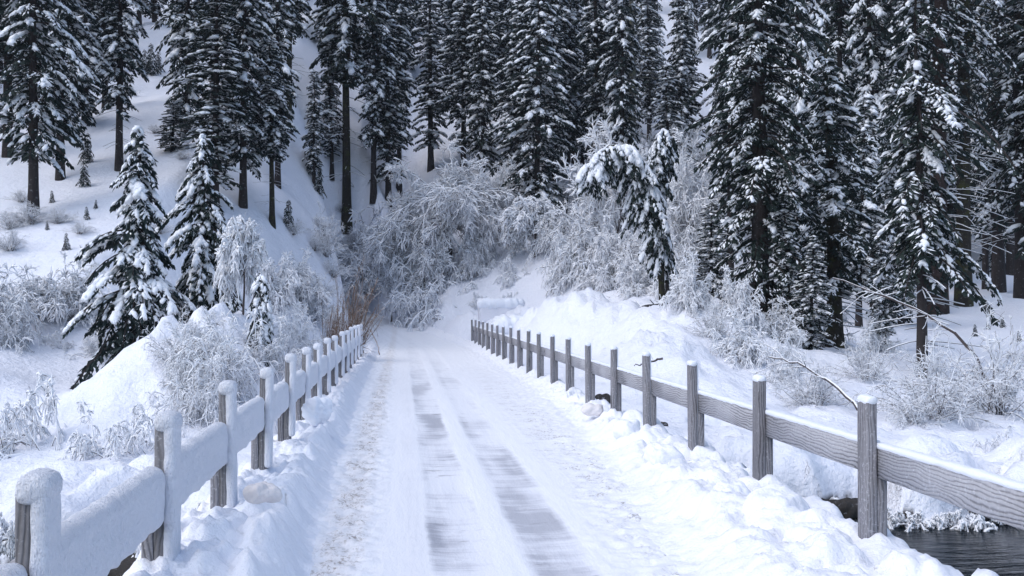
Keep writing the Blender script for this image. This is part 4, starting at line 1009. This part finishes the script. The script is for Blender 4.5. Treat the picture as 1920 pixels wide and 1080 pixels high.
ROCKS = [(1552, 950, 17, .26), (1508, 938, 17.6, .2), (1360, 915, 18.5, .32), (1690, 945, 16.6, .3), (1600, 955, 16.4, .32), (1835, 960, 16.3, .3), (300, 905, 17.5, .28), (335, 1065, 12.8, .5), (215, 1080, 12.4, .4)]
ROCKL = ['dark wet rock in the snow gap left of the nearest right post', 'smaller dark rock left of that gap, toward the second right post', 'dark rock showing beneath the snow pillow by the second right post', 'dark stone between snow pillows just right of the nearest right post', 'dark stone under the snow just left of the nearest right post', 'dark stone in the pillowed snow near the right border', 'dark stone at the snow ledge beyond the second left post', 'dark bank rock beneath the left rail at the second post', 'dark bank rock beneath the middle of the nearest left rail']
def creek_rocks():
    for k, (px, py, Y, s_) in enumerate(ROCKS):
        q = at(px, py, Y); o = single('creek_rock', blob(80 + k, s_, s_ * .8, s_ * .5, M_ROCK, 'creek_rock'), ROCKL[k], 'rock', tuple(q), k * .8, (1, 1, 1))

def haze():
    m = bpy.data.materials.new('cold_air'); m.use_nodes = True; nt = m.node_tree; nt.nodes.clear()
    v = nt.nodes.new('ShaderNodeVolumePrincipled'); v.inputs['Color'].default_value = (.80, .88, 1.0, 1); v.inputs['Density'].default_value = .0002
    o = nt.nodes.new('ShaderNodeOutputMaterial'); nt.links.new(v.outputs[0], o.inputs['Volume'])
    a = Acc(); X0, X1, Y0, Y1, Z0, Z1 = -520, 520, -30, 470, -5, 330
    V = [(X0, Y0, Z0), (X1, Y0, Z0), (X1, Y1, Z0), (X0, Y1, Z0), (X0, Y0, Z1), (X1, Y0, Z1), (X1, Y1, Z1), (X0, Y1, Z1)]
    a.add(V, [(0, 3, 2, 1), (4, 5, 6, 7), (0, 1, 5, 4), (1, 2, 6, 5), (2, 3, 7, 6), (3, 0, 4, 7)])
    struct('haze', a.mesh('haze', [m], False), 'thin cold winter haze among the far firs', 'stuff')
haze()

# fallen limbs, logs, block, clods
def limb(pts, r, label, name='fallen_branch', cat='branch', seed=0, mat=M_TWIG, sub=14, subL=.6, snow=.7):
    rng = np.random.RandomState(seed); P = np.array([tuple(at(*q)) for q in pts]); o = P[0].copy(); P = P - o
    t = np.linspace(0, 1, 14); A, Tn = axis_points(P, t); A += rng.normal(0, .02, A.shape)
    w = Acc(); s = Acc(); rr_ = r * np.linspace(1, .35, 14); V, F = tubes(A[None], rr_[None], 6); w.add(V, F)
    Q = A.copy(); Q[:, 2] += rr_ * .8; V, F = tubes(Q[None], (rr_ * snow)[None], 5); s.add(V, F)
    if sub:
        i = rng.randint(2, 13, sub); D = Tn[i] + rng.normal(0, .7, (sub, 3)); B = arcs(A[i], D, subL * rng.uniform(.4, 1.2, sub), np.full(sub, .2), 5, rng)
        V, F = tubes(B, np.full((sub, 5), r * .25) * np.linspace(1, .4, 5)[None], 3); w.add(V, F); B = B.copy(); B[..., 2] += r * .25; V, F = tubes(B, np.full((sub, 5), r * .24), 3); s.add(V, F)
    t_ = thing(name, label, cat, tuple(o)); part('wood', w.mesh('wood', [mat]), t_); part('snow', s.mesh('snow', [M_FROST]), t_)
limb([(1860, 725, 24), (1810, 640, 24.5), (1740, 590, 25), (1640, 548, 26), (1560, 520, 27)], .045, 'long arched bare limb bending over the brush at right', 'arched_limb', 'branch', 1, sub=14, subL=.9, snow=.45)
limb([(1610, 765, 23), (1560, 720, 24), (1500, 680, 25), (1440, 670, 26)], .045, 'leaning dead limb behind the second nearest right rail', 'arched_limb', 'branch', 2, sub=12, subL=.9)
limb([(1272, 566, 41), (1235, 570, 41), (1200, 576, 41), (1172, 578, 41)], .10, 'upper of two snow-lined logs under the bent conifers', 'fallen_log', 'log', 3, sub=10, subL=.6, mat=M_BARK)
limb([(1262, 580, 40), (1225, 584, 40), (1190, 586, 40)], .08, 'lower of two snow-lined logs under the bent conifers', 'fallen_log', 'log', 4, sub=6, subL=.5, mat=M_BARK)
limb([(-20, 316, 64), (15, 322, 64), (50, 320, 64)], .40, 'thick dark fallen log on the slope at the left border', 'fallen_log', 'log', 5, sub=0, mat=M_BARK, snow=.5)
limb([(712, 665, 40), (706, 640, 41), (690, 615, 42), (672, 600, 43)], .02, 'single brown twig bowed down onto the road edge', 'bowed_twig', 'twig', 6, sub=4, subL=.3, mat=M_TWIG_BROWN, snow=.3)
limb([(1240, 672, 27), (1215, 680, 27), (1190, 686, 27)], .035, 'short dark stick poking from the snow behind the fourth right post', 'stick', 'stick', 7, sub=3, subL=.3, snow=.4)

def blob(seed, hx, hy, hz, mat, name):
    a = soft_box(hx, hy, hz, min(hx, hy, hz) * .98, seed, min(hx, hy, hz) * .5, min(hx, hy) / 9, freq=1.1 / max(hx, .15)); return a.mesh(name, [mat])
creek_rocks()
q = at(937, 580, 63)
t = thing('snowy_block', 'pale rectangular block with a snow top beyond the far right posts', 'block', (q.x, 63, gz(q.x, 63)))
b_ = soft_box(1.35, .7, .62, .16, 5, .07, .12); m_blk = snow_mat('iced_block', (.74, .74, .79), 10, .05)
part('body', b_.mesh('body', [m_blk]), t, loc=(0, 0, q.z - gz(q.x, 63) - .22))
b_ = soft_box(1.5, .85, .34, .33, 6, .22, .12, freq=1.3); part('snow', b_.mesh('snow', [M_SNOW]), t, loc=(.05, 0, q.z - gz(q.x, 63) + .36))
q = at(965, 612, 52); single('snow_mound', blob(12, 1.25, 1.0, .55, M_SNOW, 'snow_mound'), 'smooth round snow mound behind the far right posts', 'mound', (q.x, 52, q.z))
def clod(seed, px, py, Y, s, mat, label, name='snow_clod', group=None):
    q = at(px, py, Y); single(name, blob(seed, s[0], s[1], s[2], mat, name), label, 'clod', tuple(q), seed * .7, (1, 1, 1), group)
clod(21, 493, 925, 9.3, (.12, .16, .085), M_CLOD, 'brownish clod of snow leaning on the third left post')
clod(22, 1112, 768, 19, (.2, .16, .11), M_CLOD, 'tan stained clod by the foot of the fifth right post')
clod(23, 1530, 1020, 8.4, (.24, .26, .16), M_BANK, 'round snow clod beside the foot of the nearest right post')
clod(24, 1455, 962, 9.6, (.34, .3, .22), M_BANK, 'largest snow clod on the right bank left of the nearest post')
clod(25, 1370, 930, 10.6, (.22, .2, .14), M_BANK, 'snow clod on the right bank between the second and third posts')
clod(26, 594, 770, 16.6, (.16, .25, .22), M_SNOW, 'upright snow clod beside the fifth left post')
clod(27, 1245, 860, 13.2, (.24, .22, .17), M_BANK, 'snow clod on the right bank left of the third post')
clod(28, 1175, 805, 15.8, (.2, .2, .15), M_BANK, 'snow clod below the fourth right post')
for k, (px, py, Y, s) in enumerate(((1132, 752, 26, .28), (1240, 800, 22, .16))):
    clod(31 + k, px, py, Y, (s, s * .8, s * .6), M_ROCK, ['dark wet rock showing under the right rail by the fifth post', 'small dark rock in the snow below the fourth right rail'][k], 'rock')
    bpy.context.scene.objects[-1]['category'] = 'rock'
